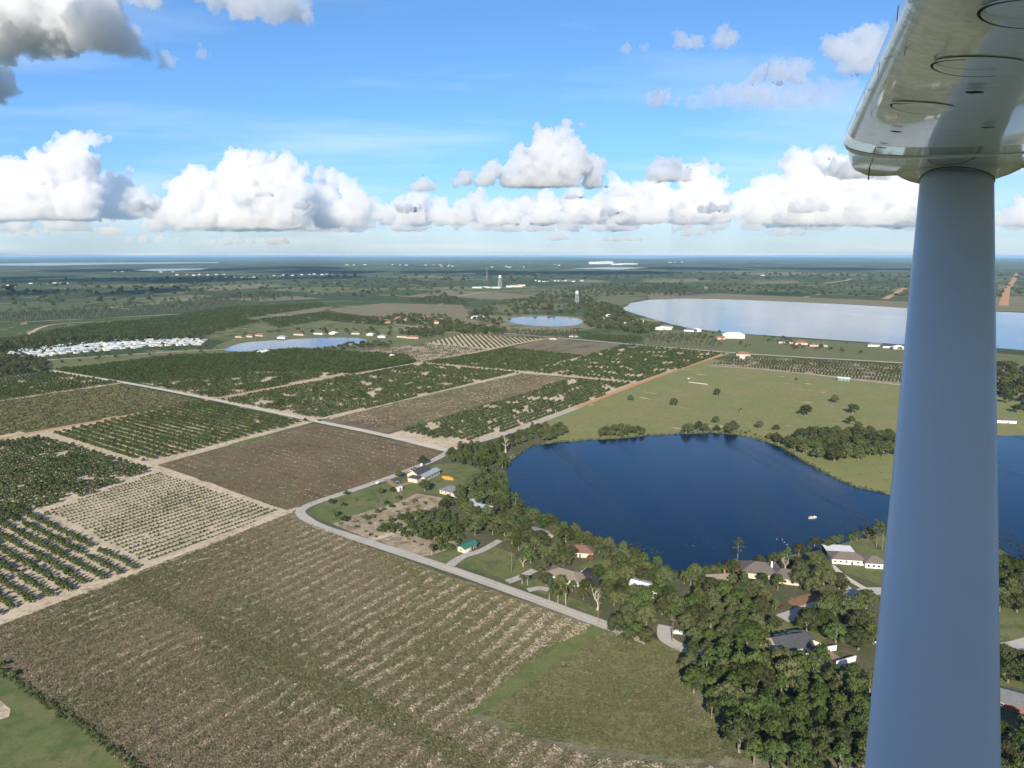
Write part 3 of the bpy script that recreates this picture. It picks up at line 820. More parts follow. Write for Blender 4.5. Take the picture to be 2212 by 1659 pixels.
def scatter(name, items, protos, label, cat='stuff'):
    """items: (x, y, z, scale, rot, index) -> one object grown from points"""
    if not items: return
    A = np.array(items, dtype=float)
    me = bpy.data.meshes.new(name)
    me.from_pydata(A[:, :3].tolist(), [], [])
    for nm, typ, colm in (('scl', 'FLOAT', 3), ('rot', 'FLOAT', 4)):
        at = me.attributes.new(nm, typ, 'POINT'); at.data.foreach_set('value', A[:, colm].astype(np.float32))
    at = me.attributes.new('idx', 'INT', 'POINT'); at.data.foreach_set('value', A[:, 5].astype(np.int32))
    o = mesh_obj(name, me)
    tag(o, label, cat, None, 'stuff')
    c = bpy.data.collections.new(name + '_stock')
    for i, m in enumerate(protos):
        c.objects.link(bpy.data.objects.new('%s_stock_%02d' % (name, i), m))
    g = bpy.data.node_groups.new(name, 'GeometryNodeTree')
    g.interface.new_socket('Geometry', in_out='INPUT', socket_type='NodeSocketGeometry')
    g.interface.new_socket('Geometry', in_out='OUTPUT', socket_type='NodeSocketGeometry')
    n, l = g.nodes, g.links
    gi, go = n.new('NodeGroupInput'), n.new('NodeGroupOutput')
    ci = n.new('GeometryNodeCollectionInfo'); ci.inputs['Collection'].default_value = c
    ci.inputs['Separate Children'].default_value = True; ci.inputs['Reset Children'].default_value = True
    ip = n.new('GeometryNodeInstanceOnPoints'); ip.inputs['Pick Instance'].default_value = True
    na = {}
    for nm, t in (('scl', 'FLOAT'), ('rot', 'FLOAT'), ('idx', 'INT')):
        x = n.new('GeometryNodeInputNamedAttribute'); x.data_type = t; x.inputs['Name'].default_value = nm; na[nm] = x.outputs['Attribute']
    cx = n.new('ShaderNodeCombineXYZ'); l.new(na['rot'], cx.inputs[2])
    l.new(gi.outputs[0], ip.inputs['Points']); l.new(ci.outputs[0], ip.inputs['Instance']); l.new(na['idx'], ip.inputs['Instance Index'])
    l.new(cx.outputs[0], ip.inputs['Rotation']); l.new(na['scl'], ip.inputs['Scale']); l.new(ip.outputs[0], go.inputs[0])
    md = o.modifiers.new('grow', 'NODES'); md.node_group = g
    return o


# ---- citrus in rows
CIT_POINTS = []       # (x, y, scale, what)


def grove(pts, ang, row, sp, smin, smax, cover, seed, what, gap=22., jit=.35, track=0):
    P = [G(x, y) for x, y in pts]
    rnd = random.Random(seed)
    c, s = math.cos(ang), math.sin(ang)
    uv = [(p.x * c + p.y * s, -p.x * s + p.y * c) for p in P]
    u0, u1, v0, v1 = min(a for a, b in uv), max(a for a, b in uv), min(b for a, b in uv), max(b for a, b in uv)
    v = v0
    while v < v1:
        u = u0 + rnd.uniform(0, sp)
        while u < u1:
            uu, vv = u + rnd.uniform(-jit, jit), v + rnd.uniform(-jit, jit) * .6
            x, y = uu * c - vv * s, uu * s + vv * c
            u += sp
            q = in_view((x, y))
            if not q or hidden_by_strut((x, y)): continue
            if noise.noise(Vector((x / gap, y / gap, seed))) * .5 + .5 + noise.noise(Vector((x / 5., y / 5., seed + 4))) * .22 > cover: continue
            if not inside((x, y), P): continue
            big = noise.noise(Vector((x / 40., y / 40., seed + 9))) * .5 + .5
            CIT_POINTS.append((x, y, (smin + (smax - smin) * big) * rnd.uniform(.82, 1.18), what))
        v += row


grove([(112, 938), (440, 867), (662, 911), (318, 999)], GA, 7.6, 3.4, .88, 1.2, .82, 1, 'cit')
grove([(-300, 1025), (0, 957), (90, 945), (330, 1016), (215, 1062), (95, 1098), (-300, 1240)], GB, 7.6, 3.8, .85, 1.3, .72, 2, 'cit')
grove([(-350, 1250), (0, 1090), (92, 1108), (318, 1222), (0, 1332), (-350, 1470)], GA, 7.6, 3.4, .75, 1.2, .76, 3, 'cit')
grove([(104, 1104), (340, 1022), (604, 1106), (324, 1220)], GB, 5.6, 2.3, 1.0, 1.75, .84, 4, 'seed', jit=.15)
grove([(866, 931), (1150, 847), (1224, 820), (1366, 829), (1150, 917), (978, 961)], GB, 7.4, 3.6, .8, 1.15, .68, 5, 'cit')
grove([(472, 865), (504, 859), (905, 787), (1120, 806), (712, 902), (686, 904)], GB, 7.4, 3.7, .8, 1.15, .68, 6, 'cit')
grove([(300, 828), (470, 800), (560, 790), (740, 806), (500, 856), (458, 860)], GB, 7.4, 3.9, .85, 1.25, .68, 7, 'cit')
grove([(122, 800), (380, 769), (505, 765), (640, 754), (880, 769), (900, 783), (745, 808), (560, 800), (300, 828)], GB, 7.0, 4.2, 1.1, 1.35, .92, 8, 'cit')
grove([(-200, 850), (0, 817), (110, 806), (258, 829), (0, 866), (-200, 900)], GB, 7.4, 4.2, .9, 1.3, .72, 9, 'cit')
grove([(910, 784), (1060, 761), (1097, 753), (1264, 771), (1130, 803)], GB, 7.4, 4.4, .9, 1.3, .80, 10, 'cit')
grove([(1264, 771), (1352, 745), (1565, 766), (1378, 826), (1130, 803)], GB, 7.4, 4.4, .9, 1.25, .66, 11, 'cit')
grove([(925, 741), (997, 723), (1170, 732), (1059, 754)], R(100), 9, 4.2, .7, .9, .8, 12, 'cit', jit=.2)
grove([(770, 759), (925, 743), (1050, 755), (905, 782), (845, 772)], GB, 8, 5, .5, .8, .52, 13, 'cit')
grove([(1530, 790), (1600, 773), (1700, 776), (1960, 789), (2260, 812), (2260, 866), (1945, 829), (1560, 788)], GA, 7.4, 4.2, .55, .95, .70, 14, 'cit')
grove([(1248, 730), (1292, 723), (1388, 728), (1386, 736), (1352, 741)], GA, 7.4, 4.4, .8, 1.0, .9, 15, 'cit')
grove([(-200, 760), (0, 735), (200, 700), (480, 680), (560, 695), (430, 730), (200, 745), (40, 765), (-200, 790)], GB, 9, 6.5, 1.1, 1.5, .66, 16, 'cit')
grove([(560, 690), (700, 676), (900, 695), (830, 705), (700, 692), (600, 710)], GB, 9, 6.5, 1.1, 1.5, .60, 17, 'cit')
grove([(250, 700), (500, 665), (700, 655), (690, 665), (520, 690)], GB, 10, 8, 1.3, 1.7, .6, 18, 'cit')


def split_citrus():
    def size(p): return p[2] * (1 if p[3] == 'cit' else .33) / math.hypot(p[0], p[1], H)

    def seen(p):
        q = in_view(p, 0)
        return bool(q) and q[1] < 1655
    cit = sorted((p for p in CIT_POINTS if p[3] == 'cit'), key=lambda p: -size(p) * (1 if seen(p) else .01))
    sd = sorted((p for p in CIT_POINTS if p[3] == 'seed'), key=lambda p: -size(p))
    labs = {}
    for i, (x, y, s, w) in enumerate(cit[:300]):
        q = in_view((x, y))
        lab = 'dark green citrus tree in the hedge rows at the lower left grove' if q[1] > 1085 else ('dark green citrus tree in the left grove above the tiny seedlings' if q[0] < 700 else 'dark green citrus tree in the wedge grove by the road fork')
        k = CITS[i % 4]
        o = mesh_obj('citrus_tree', k.both, None, (x, y, 0), RND.uniform(0, 6.28), s)
        tag(o, lab, 'citrus tree', 'citrus trees standing in grove rows' if q[1] > 1085 else ('citrus trees of the middle left grove' if q[0] < 700 else 'citrus trees of the wedge grove'))
    for i, (x, y, s, w) in enumerate(sd[:300]):
        o = mesh_obj('citrus_seedling', SEEDL[i % 2].both, None, (x, y, 0), RND.uniform(0, 6.28), s)
        tag(o, 'tiny citrus seedling in the evenly spaced rows on pale sand', 'seedling', 'citrus seedlings in rows on pale sand')
    scatter('grove_foliage', [(x, y, 0, s, RND.uniform(0, 6.28), RND.randrange(4)) for x, y, s, w in cit[300:]], [k.both for k in CITS], 'mass of citrus trees filling the groves further off', 'grove')
    scatter('seedling_foliage', [(x, y, 0, s, RND.uniform(0, 6.28), RND.randrange(2)) for x, y, s, w in sd[300:]], [k.both for k in SEEDL], 'mass of small seedlings in rows further off on the pale sand', 'seedlings')


split_citrus()

# ---- houses first claim their ground, so that trees keep off it
KEEP = []      # (x, y, radius)


def claim(x, y, r):
    p = G(x, y); KEEP.append((p.x, p.y, r)); return p


for x, y, r in ((905, 1040, 15), (935, 1038, 15), (980, 1068, 8), (1045, 1108, 9), (1012, 1186, 9), (1165, 1160, 8), (1255, 1200, 7), (1240, 1250, 11), (1395, 1280, 7), (1545, 1262, 7), (1640, 1242, 11), (1680, 1252, 9), (1845, 1208, 14), (1700, 1405, 10), (1735, 1400, 9), (1790, 1412, 9), (1850, 1442, 9), (2185, 1525, 15), (969, 1034, 6), (862, 1060, 5)):
    claim(x, y, r)
ROADKEEP = []
for pts, w in (([(976, 972), (935, 995), (850, 1029), (760, 1060), (690, 1083), (655, 1099), (652, 1113), (690, 1137), (760, 1160), (960, 1226), (1130, 1286), (1310, 1352)], 6), ([(1436, 1352), (1434, 1364), (1440, 1382), (1478, 1402)], 7), ([(1690, 1338), (1745, 1318), (1830, 1290), (1890, 1278)], 7),
               ([(972, 1222), (1000, 1203), (1040, 1190), (1080, 1168)], 5), ([(1096, 1258), (1125, 1247), (1155, 1232)], 5), ([(1795, 1222), (1830, 1250), (1880, 1280)], 4)):
    for q in curve_pts(pts, 16):
        KEEP.append((q.x, q.y, w))

ORD = ('first', 'second', 'third', 'fourth', 'fifth', 'sixth', 'seventh', 'eighth', 'ninth', 'tenth', 'eleventh', 'twelfth', 'thirteenth', 'fourteenth')


def wood(pts, spacing, kinds, label, group, smin=.85, smax=1.2, tries=1500, seed=1, cat='tree', name=None, keep=True):
    spots = [q for q in dart(pts, spacing, tries, KEEP if keep else (), seed) if in_view(q, 60) and not hidden_by_strut(q)]
    spots.sort(key=lambda q: in_view(q, 60)[0])
    few = 1 < len(spots) <= 14
    for i, (x, y) in enumerate(spots):
        k = kinds[RND.randrange(len(kinds))]
        s = RND.uniform(smin, smax)
        lab = label if not few else ('leftmost ' if i == 0 else ('rightmost ' if i == len(spots) - 1 else ORD[i] + ' from left, ')) + label
        plant(k, (x, y, 0), lab, cat, group, s, name=name)


# the dark wood at lower right
wood([(1478, 1425), (1500, 1510), (1560, 1595), (1640, 1665), (1760, 1690), (1885, 1700), (1885, 1500), (1840, 1470), (1780, 1450), (1690, 1440), (1600, 1420), (1530, 1418)], 5.2, OAKS[:4] + BROADS + BROADS, 'dark leafy tree packed into the dense wood at lower right', 'trees of the dense lower right wood', .66, 1.30, 3600, 1, name='wood_tree')
wood([(1470, 1310), (1540, 1290), (1650, 1290), (1690, 1325), (1690, 1345), (1640, 1400), (1520, 1402), (1484, 1385), (1445, 1340)], 5.5, OAKS + BROADS[:3], 'tree in the wood between the two curves of lane', 'trees between the lanes', .62, 1.15, 1500, 2, name='wood_tree')
wood([(1300, 1345), (1350, 1330), (1425, 1345), (1428, 1385), (1385, 1405), (1318, 1385)], 6.5, OAKS, 'spreading tree at the end of the near road', 'trees at the end of the near road', .7, .95, 500, 3)
wood([(1330, 1300), (1420, 1290), (1470, 1300), (1440, 1345), (1350, 1335)], 7.0, OAKS, 'grey green oak above the road end', 'oaks above the road end', .75, 1.0, 500, 4)
wood([(1780, 1320), (1870, 1310), (1890, 1390), (1885, 1440), (1830, 1420), (1770, 1375), (1730, 1370)], 7.5, OAKS, 'big oak between shaded street and white garden wall', 'oaks below the shaded street', .95, 1.3, 700, 5)
wood([(1690, 1240), (1760, 1225), (1800, 1255), (1830, 1282), (1780, 1290), (1720, 1275), (1700, 1262)], 6.8, OAKS[:5], 'oak between hipped roof and long brown roofed house', 'oaks above the shaded street', .9, 1.2, 700, 6)
wood([(1480, 1262), (1540, 1290), (1640, 1290), (1690, 1275), (1600, 1262), (1560, 1272)], 6.5, OAKS + BROADS, 'tree just below the hipped grey roof', 'trees below the hipped grey roof', .7, 1.0, 500, 7)
# lakeside belt
wood([(1098, 1078), (1160, 1122), (1222, 1150), (1300, 1180), (1345, 1200), (1385, 1218), (1445, 1245), (1500, 1250), (1560, 1240), (1610, 1226), (1600, 1236), (1500, 1265), (1400, 1262), (1330, 1235), (1290, 1200), (1210, 1170), (1120, 1110)], 5.2, OAKS + BROADS, 'shore tree along the near side of the deep blue lake', 'trees on the near shore of the blue lake', .68, 1.0, 2500, 8, name='shore_tree')
wood([(1000, 1105), (1060, 1110), (1120, 1120), (1150, 1160), (1130, 1190), (1080, 1165), (1040, 1165), (1000, 1150)], 6.6, OAKS, 'oak behind the dense little citrus plot', 'oaks behind the citrus plot', .8, 1.05, 800, 9)
wood([(1090, 1175), (1150, 1165), (1230, 1200), (1240, 1225), (1180, 1240), (1150, 1232), (1120, 1200)], 6.6, OAKS, 'oak around the lawn between two driveways', 'oaks around the driveway lawn', .75, 1.0, 800, 10)
wood([(1165, 1255), (1220, 1262), (1320, 1285), (1330, 1310), (1260, 1300), (1190, 1280)], 6.0, OAKS + BROADS, 'tree on the roadside below the screened pool', 'trees below the screened pool', .6, .9, 600, 11)
wood([(1280, 1252), (1380, 1240), (1440, 1265), (1420, 1290), (1340, 1290)], 6.6, OAKS, 'oak beside the white metal roof', 'oaks around the white metal roof', .7, 1.0, 600, 12)
wood([(960, 1085), (1000, 1075), (1035, 1085), (1095, 1070), (1090, 1100), (1040, 1120), (990, 1100), (960, 1100)], 6.3, OAKS + BROADS, 'tree between the two grey roofs by the lake', 'trees between the grey lakeside roofs', .62, .95, 600, 13)
wood([(1010, 1040), (1060, 1035), (1085, 1050), (1092, 1068), (1050, 1078), (1015, 1066)], 6.3, OAKS, 'tree by the weedy bay of the blue lake', 'trees by the weedy bay', .6, .9, 500, 14)
wood([(965, 985), (1000, 968), (1080, 955), (1100, 965), (1075, 1005), (1040, 1018), (990, 1003), (955, 1000)], 5.4, BROADS + OAKS[:2], 'bright leafy tree in the thicket at the road junction', 'thicket at the road junction', .55, .85, 900, 15)
wood([(1085, 950), (1150, 930), (1215, 925), (1210, 940), (1150, 952), (1105, 968)], 6, OAKS, 'tree at the corner of lane, pasture and lake', 'trees at the lake corner', .6, .9, 500, 16)
# far shore and the pasture clump
wood([(1700, 965), (1740, 945), (1800, 935), (1880, 945), (1935, 950), (1935, 985), (1880, 990), (1800, 998), (1730, 985)], 9, OAKS, 'oak in the big clump at the pasture end of the lake', 'oaks of the pasture clump', .9, 1.25, 900, 17, keep=False)
wood([(1450, 937), (1500, 930), (1560, 928), (1610, 931), (1660, 945), (1700, 962), (1680, 960), (1620, 942), (1540, 936), (1460, 940)], 5.5, BUSHES[:2] + OAKS[:1], 'low bush on the far bank of the blue lake', 'bushes of the far bank', .8, 1.25, 500, 18, cat='bush', name='bush', keep=False)
wood([(1290, 940), (1330, 928), (1390, 932), (1395, 942), (1340, 945), (1300, 946)], 6, OAKS, 'round tree in the clump at the grassy far bank', 'trees of the grassy far bank', .6, .95, 300, 19, keep=False)
wood([(1165, 945), (1210, 930), (1222, 938), (1180, 956)], 6, OAKS, 'tree in the small clump right of the lane at the lake', 'trees right of the lane', .6, .9, 300, 20, keep=False)
wood([(2150, 795), (2300, 790), (2300, 905), (2190, 900), (2165, 880), (2160, 840)], 9, OAKS, 'dense dark oak right of the strut beyond the water', 'oaks right of the strut beyond the water', 1.0, 1.4, 600, 21, keep=False)
wood([(2150, 1235), (2240, 1215), (2300, 1330), (2200, 1340), (2155, 1330)], 7, OAKS, 'oak right of the strut at the near shore', 'oaks right of the strut near the shore', .8, 1.1, 400, 22)
wood([(2155, 1420), (2260, 1430), (2260, 1490), (2160, 1480)], 6.5, OAKS, 'oak right of the strut above the grey roofed house', 'oaks right of the strut above the roof', .7, 1.0, 300, 23)
wood([(2140, 1580), (2280, 1575), (2300, 1720), (2150, 1720)], 6, OAKS + BROADS, 'tree right of the strut below the grey roofed house', 'trees right of the strut below the roof', .8, 1.1, 300, 24)
wood([(1780, 1165), (1830, 1160), (1905, 1148), (1905, 1165), (1830, 1178), (1720, 1205), (1690, 1215), (1700, 1205)], 6.5, OAKS + BROADS[:2], 'shore tree behind the long brown roofed house', 'shore trees behind the long house', .5, .8, 500, 25)

# trees that stand alone
for x, y, s, lab in ((1362, 866, .8, 'leftmost lone round oak in the pasture'), (1455, 878, 1.05, 'dark round lone oak in the middle of the pasture'), (1549, 855, .95, 'lone oak below the row of white hives'),
                     (1739, 898, 1.15, 'wide lone oak nearest the pasture clump'), (1803, 870, .95, 'small dark lone oak near the strut'), (1842, 893, 1.1, 'low spreading oak beside the strut in the pasture'),
                     (1838, 918, 1.0, 'round oak just above the big pasture clump'), (1546, 915, .85, 'grey round tree rising from the far bank bushes'), (1640, 925, .9, 'grey tree at the right end of the far bank bushes'), (1676, 930, .75, 'round dark tree beside the far bank'),
                     (1720, 822, .4, 'tiny lone tree at the back of the pasture'), (913, 1005, .95, 'dark round tree behind the cream house'), (862, 1032, .62, 'tree beside the brick paved loop drive'), (918, 1062, .95, 'oak standing in front of the white metal roofed wing'),
                     (820, 1068, .55, 'small tree in the lawn left of the white shed'), (848, 1064, .5, 'small tree hiding the left side of the white shed'), (748, 1070, .42, 'bushy little tree at the roadside lawn'), (716, 1090, .5, 'shrubby tree by the inside of the road bend'), (742, 1095, .38, 'small bush like tree in the corner lawn'),
                     (722, 1118, .6, 'loose crowned tree at the tip of the corner lawn'), (745, 1128, .5, 'grey tree at the edge of the sandy plot'), (790, 1125, .42, 'grey leaved tree in the sandy plot'), (815, 1110, .4, 'thin grey tree in the middle of the sandy plot'), (860, 1080, .45, 'grey tree above the sandy plot'), (835, 1090, .36, 'scrubby tree on the sandy plot')):
    plant(OAKS[RND.randrange(8)], G(x, y), lab, 'tree', None, s)
for x, y, lab in ((1893, 1182, 'tall pine near the strut on the lake shore'), (1592, 1222, 'tall slim pine rising over the near shore'), (1905, 1190, 'pine half hidden behind the strut')):
    plant(PINES[RND.randrange(3)], G(x, y), lab, 'pine tree', None, 1.0, name='pine_tree')
for x, y, k, lab in ((1186, 1297, 0, 'short palm nearest the near road lawn'), (1205, 1303, 1, 'second palm of the roadside lawn'), (1222, 1308, 2, 'tall palm beside the roadside light pole'), (1128, 1262, 0, 'low palm at the driveway mouth'), (1140, 1265, 0, 'low palm in the clump by the driveway'), (933, 1200, 0, 'yellowing palm beside the near road'), (1600, 893, 0, 'lone small palm in the pasture')):
    plant(PALMS[k], G(x, y), lab, 'palm', None, .85, name='palm_tree')
for x, y, i, s, lab in ((1092, 978, 0, 1.6, 'big bare grey tree at the lake corner'), (1290, 1318, 1, 1.4, 'bare pale branched tree beside the near road'), (1695, 1240, 2, 1.2, 'bare whitish tree beside the hipped roof'), (1130, 1225, 2, .7, 'leaning bare tree among the driveway oaks'), (945, 1098, 1, .4, 'small bare tree above the little citrus plot')):
    tag(mesh_obj('dead_tree', DEAD[i], None, G(x, y), RND.uniform(0, 6), s), lab, 'dead tree')
wood([(1495, 1256), (1540, 1238), (1600, 1226), (1650, 1216), (1700, 1210), (1700, 1222), (1640, 1228), (1590, 1245), (1520, 1262)], 5.5, OAKS + BROADS, 'shore tree behind the hipped grey roof and red chimney', 'shore trees behind the hipped roof', .6, .95, 900, 26, name='shore_tree')
wood([(1035, 1000), (1080, 985), (1100, 990), (1092, 1030), (1075, 1045), (1045, 1030)], 4.5, BUSHES + BROADS[:1], 'leafy bush at the weedy bay of the lake', 'bushes at the weedy bay', .8, 1.5, 500, 27, cat='bush', name='bush')
plant(RUSTY, G(1275, 1215), 'rust coloured tree beside the brown roofed house', 'tree', None, 1.0, name='rusty_tree')
plant(RUSTY, G(1775, 1625), 'small rust red tree at the edge of the dense wood', 'tree', None, .55, name='rusty_tree')
plant(RUSTY, G(1690, 1318), 'rust brown tree beside the shaded street', 'tree', None, .55, name='rusty_tree')
# the dense little citrus plot by the near road
for i, (x, y) in enumerate(dart([(812, 1148), (850, 1125), (900, 1108), (985, 1112), (1000, 1165), (985, 1190), (930, 1196), (940, 1170), (880, 1162)], 4.0, 900, [k for k in KEEP if k[2] < 20], 31)):
    tag(mesh_obj('citrus_tree', CITS[i % 4].both, None, (x, y, 0), RND.uniform(0, 6), RND.uniform(.95, 1.3)), 'bright green citrus tree in the dense little plot by the near road', 'citrus tree', 'citrus plot by the near road')
for x, y, s in ((735, 1134, .9), (752, 1126, .6), (768, 1130, 1.2), (782, 1118, .8), (798, 1134, 1.0), (806, 1120, 1.3), (822, 1128, .9), (828, 1104, 1.1), (846, 1098, 1.4), (858, 1108, .8), (872, 1092, 1.2), (880, 1104, .9), (895, 1086, 1.3), (902, 1098, 1.0), (918, 1090, 1.2), (930, 1082, .9), (842, 1118, .6), (885, 1152, .8), (905, 1160, .6), (925, 1165, .9), (945, 1160, .7), (850, 1148, .5), (770, 1142, 1.1), (790, 1150, .7), (800, 1158, .9), (812, 1162, .7), (868, 1160, .6), (895, 1172, .6), (910, 1180, .8), (770, 1082, .7), (795, 1083, .6), (813, 1086, .9), (1005, 1055, .8)):
    tag(mesh_obj('bush', BUSHES[RND.randrange(4)].both, None, G(x, y), RND.uniform(0, 6), s), 'low bush on the sandy plot or lawn inside the road bend', 'bush', 'bushes inside the road bend')

# ---- woods further off: too many to be single things
FO, FP = [], []
far_rnd = random.Random(5)


def far_wood(pts, spacing, smin, smax, tries, seed, pine=False, cover=1.0):
    for (x, y) in dart(pts, spacing, tries, (), seed):
        if not in_view((x, y), 60): continue
        if cover < 1 and noise.noise(Vector((x / 60, y / 60, seed))) * .5 + .5 > cover: continue
        (FP if pine else FO).append((x, y, 0, far_rnd.uniform(smin, smax), far_rnd.uniform(0, 6.28), far_rnd.randrange(3 if pine else 8)))


far_wood([(1264, 704), (1290, 712), (1400, 722), (1420, 712), (1360, 690), (1340, 668), (1300, 655), (1264, 660)], 11, .9, 1.5, 2500, 41, cover=.62)
far_wood([(1000, 700), (1082, 708), (1086, 690), (1120, 681), (1240, 680), (1260, 684), (1290, 650), (1240, 640), (1120, 648), (1030, 668)], 15, .9, 1.5, 2500, 42, cover=.5)
far_wood([(1088, 719), (1250, 721), (1256, 731), (1170, 733), (1090, 726)], 6.5, .55, .75, 1500, 43, True)
far_wood([(780, 690), (860, 682), (970, 684), (1000, 700), (1040, 712), (960, 712), (860, 702), (790, 700)], 12, .8, 1.3, 1200, 44, cover=.6)
far_wood([(940, 712), (1010, 705), (1090, 712), (1090, 724), (1000, 722)], 10, .8, 1.2, 800, 45)
far_wood([(880, 650), (960, 640), (1010, 650), (1010, 660), (960, 658)], 14, .9, 1.3, 900, 46)
far_wood([(1140, 640), (1300, 615), (1480, 612), (1480, 640), (1330, 640), (1250, 648)], 24, 1.0, 1.6, 2500, 47, cover=.52)
far_wood([(1400, 716), (1450, 710), (1560, 720), (1700, 733), (1960, 752), (1960, 770), (1700, 755), (1560, 748), (1420, 740)], 16, .4, .9, 1400, 48, cover=.48)
far_wood([(1400, 727), (1480, 730), (1560, 745), (1560, 755), (1470, 750), (1395, 742)], 8, .5, .9, 900, 49, True)
far_wood([(-100, 810), (-60, 775), (60, 768), (105, 785), (100, 800), (0, 815)], 7, .6, 1.0, 900, 50)
far_wood([(0, 790), (120, 770), (330, 758), (480, 745), (470, 762), (330, 772), (150, 785)], 24, .4, .9, 500, 51)
far_wood([(20, 765), (140, 748), (240, 740), (330, 735), (447, 738), (330, 748), (240, 757), (130, 766)], 26, .35, .7, 900, 60)
far_wood([(0, 745), (120, 735), (300, 730), (430, 728), (430, 733), (200, 745), (0, 765)], 12, .8, 1.2, 900, 52)
far_wood([(500, 725), (640, 713), (860, 712), (960, 718), (930, 728), (800, 727), (600, 722)], 26, .6, 1.2, 300, 53)
far_wood([(860, 718), (900, 712), (960, 716), (960, 730), (880, 730)], 10, .8, 1.2, 300, 54)
far_wood([(560, 765), (640, 762), (780, 742), (850, 742), (840, 750), (700, 758), (600, 768)], 8, .5, .9, 500, 55)
far_wood([(-100, 690), (200, 670), (440, 650), (620, 640), (640, 652), (440, 672), (200, 690), (-100, 705)], 20, 1.0, 1.6, 4000, 56, True, .6)
far_wood([(-200, 640), (500, 615), (1000, 605), (1000, 640), (500, 650), (-200, 680)], 50, 1.4, 2.2, 3500, 57, cover=.5)
far_wood([(1380, 618), (1960, 612), (2250, 618), (2250, 650), (1960, 645), (1700, 640), (1500, 630)], 36, 1.0, 1.8, 3500, 58, cover=.5)
far_wood([(0, 608), (600, 598), (1400, 592), (2250, 594), (2250, 612), (1400, 610), (600, 614), (0, 640)], 110, 2.0, 3.2, 4000, 59, cover=.55)
scatter('far_woods_foliage', FO, [k.both for k in OAKS], 'distant woods and scattered trees towards the horizon', 'woods')
scatter('far_pines_foliage', FP, [k.both for k in PINES], 'distant stands of pine by the highway and far groves', 'woods')

# ------------------------------------------------------------------ buildings
PANE = MB().box((0, 0, 0), (1.1, .10, 1.15)).mesh('window', GLASS)
FRAME = MB().box((0, 0, .66), (1.34, .14, .14)).box((0, 0, -.66), (1.34, .18, .14)).box((-.62, 0, 0), (.12, .14, 1.18)).box((.62, 0, 0), (.12, .14, 1.18)).mesh('window_frame', WHITE)
DOORM = MB().box((0, 0, 0), (1.0, .10, 2.05)).mesh('door', SHBROWN)
GARAGE = MB().box((0, 0, 0), (3.2, .10, 2.1)).mesh('garage_door', WHITE)


def roof_mesh(L, W, h, rise, kind, over, m):
    a, b = L / 2 + over, W / 2 + over
    t = .16
    if kind == 'hip':
        r = max(.2, a - b)
        top = [(-a, -b, h), (a, -b, h), (a, b, h), (-a, b, h), (-r, 0, h + rise), (r, 0, h + rise)]
        Fc = [(0, 1, 5, 4), (1, 2, 5), (2, 3, 4, 5), (3, 0, 4)]
    elif kind == 'gable':
        top = [(-a, -b, h), (a, -b, h), (a, b, h), (-a, b, h), (-a, 0, h + rise), (a, 0, h + rise)]
        Fc = [(0, 1, 5, 4), (2, 3, 4, 5)]
    else:
        top = [(-a, -b, h), (a, -b, h), (a, b, h + rise), (-a, b, h + rise)]
        Fc = [(0, 1, 2, 3)]
    n = len(top)
    V = top + [(x, y, z - t) for x, y, z in top]
    G_ = [tuple(i + n for i in f[::-1]) for f in Fc]
    E = {}
    for f in Fc:
        for i in range(len(f)):
            E[(f[i], f[(i + 1) % len(f)])] = 1
    S = [(q, p, p + n, q + n) for (p, q) in E if (q, p) not in E]
    return mesh('roof', V, Fc + G_ + S, m)


def house(label, x, y, L, W, h, kind, rmat, wmat, rot, rise=None, over=.55, nl=3, ns=1, door=True, garage=False, chimney=None, cat='house', name='house', at=None, small=False, cmat=None):
    p = at if at is not None else G(x, y)
    e = empty(name, (p[0], p[1], 0), rot)
    tag(e, label, cat)
    rise = (W * .26 if kind != 'flat' else .3) if rise is None else rise
    wl_ = MB().box((0, 0, h / 2 + .05), (L, W, h - .1))
    if kind == 'gable':
        V = []
        for sx in (-1, 1):
            V += [(sx * L / 2, -W / 2, h), (sx * L / 2, W / 2, h), (sx * L / 2, 0, h + rise * W / (W + 2 * over) - .12)]
        wl_.add(V, [(0, 1, 2), (5, 4, 3), (0, 2, 5, 3), (1, 4, 5, 2)])
    wo = wl_.obj('wall', wmat, e)
    ro = mesh_obj('roof', roof_mesh(L, W, h, rise, kind, over, rmat), e)
    if chimney:
        MB().box((chimney[0], chimney[1], h + rise * .5 + .6), (.9, .9, rise + 1.6)).obj('chimney', cmat or REDBRICK, ro)
    zc = min(1.5, h * .55)
    sc = (1, 1, .8)
    for s in (-1, 1):
        for i in range(nl):
            wx = -L / 2 + L * (i + .5) / nl
            if s == -1 and door and i == nl // 2: continue
            if s == -1 and garage and i == 0: continue
            w = mesh_obj('window', PANE, e, (wx, s * (W / 2 + .02), zc + .1), 0, sc)
            if not small: mesh_obj('frame', FRAME, w)
        for i in range(ns):
            w = mesh_obj('window', PANE, e, (s * (L / 2 + .02), -W / 2 + W * (i + .5) / ns, zc + .1), math.pi / 2, sc)
            if not small: mesh_obj('frame', FRAME, w)
    if door: mesh_obj('door', DOORM, e, (-L / 2 + L * (nl // 2 + .5) / nl, -W / 2 - .03, 1.05))
    if garage: mesh_obj('garage_door', GARAGE, e, (-L / 2 + L * .5 / nl, -W / 2 - .03, 1.08))
    return e


A_, B_ = GA - math.pi, GB            # along the near road, and across it
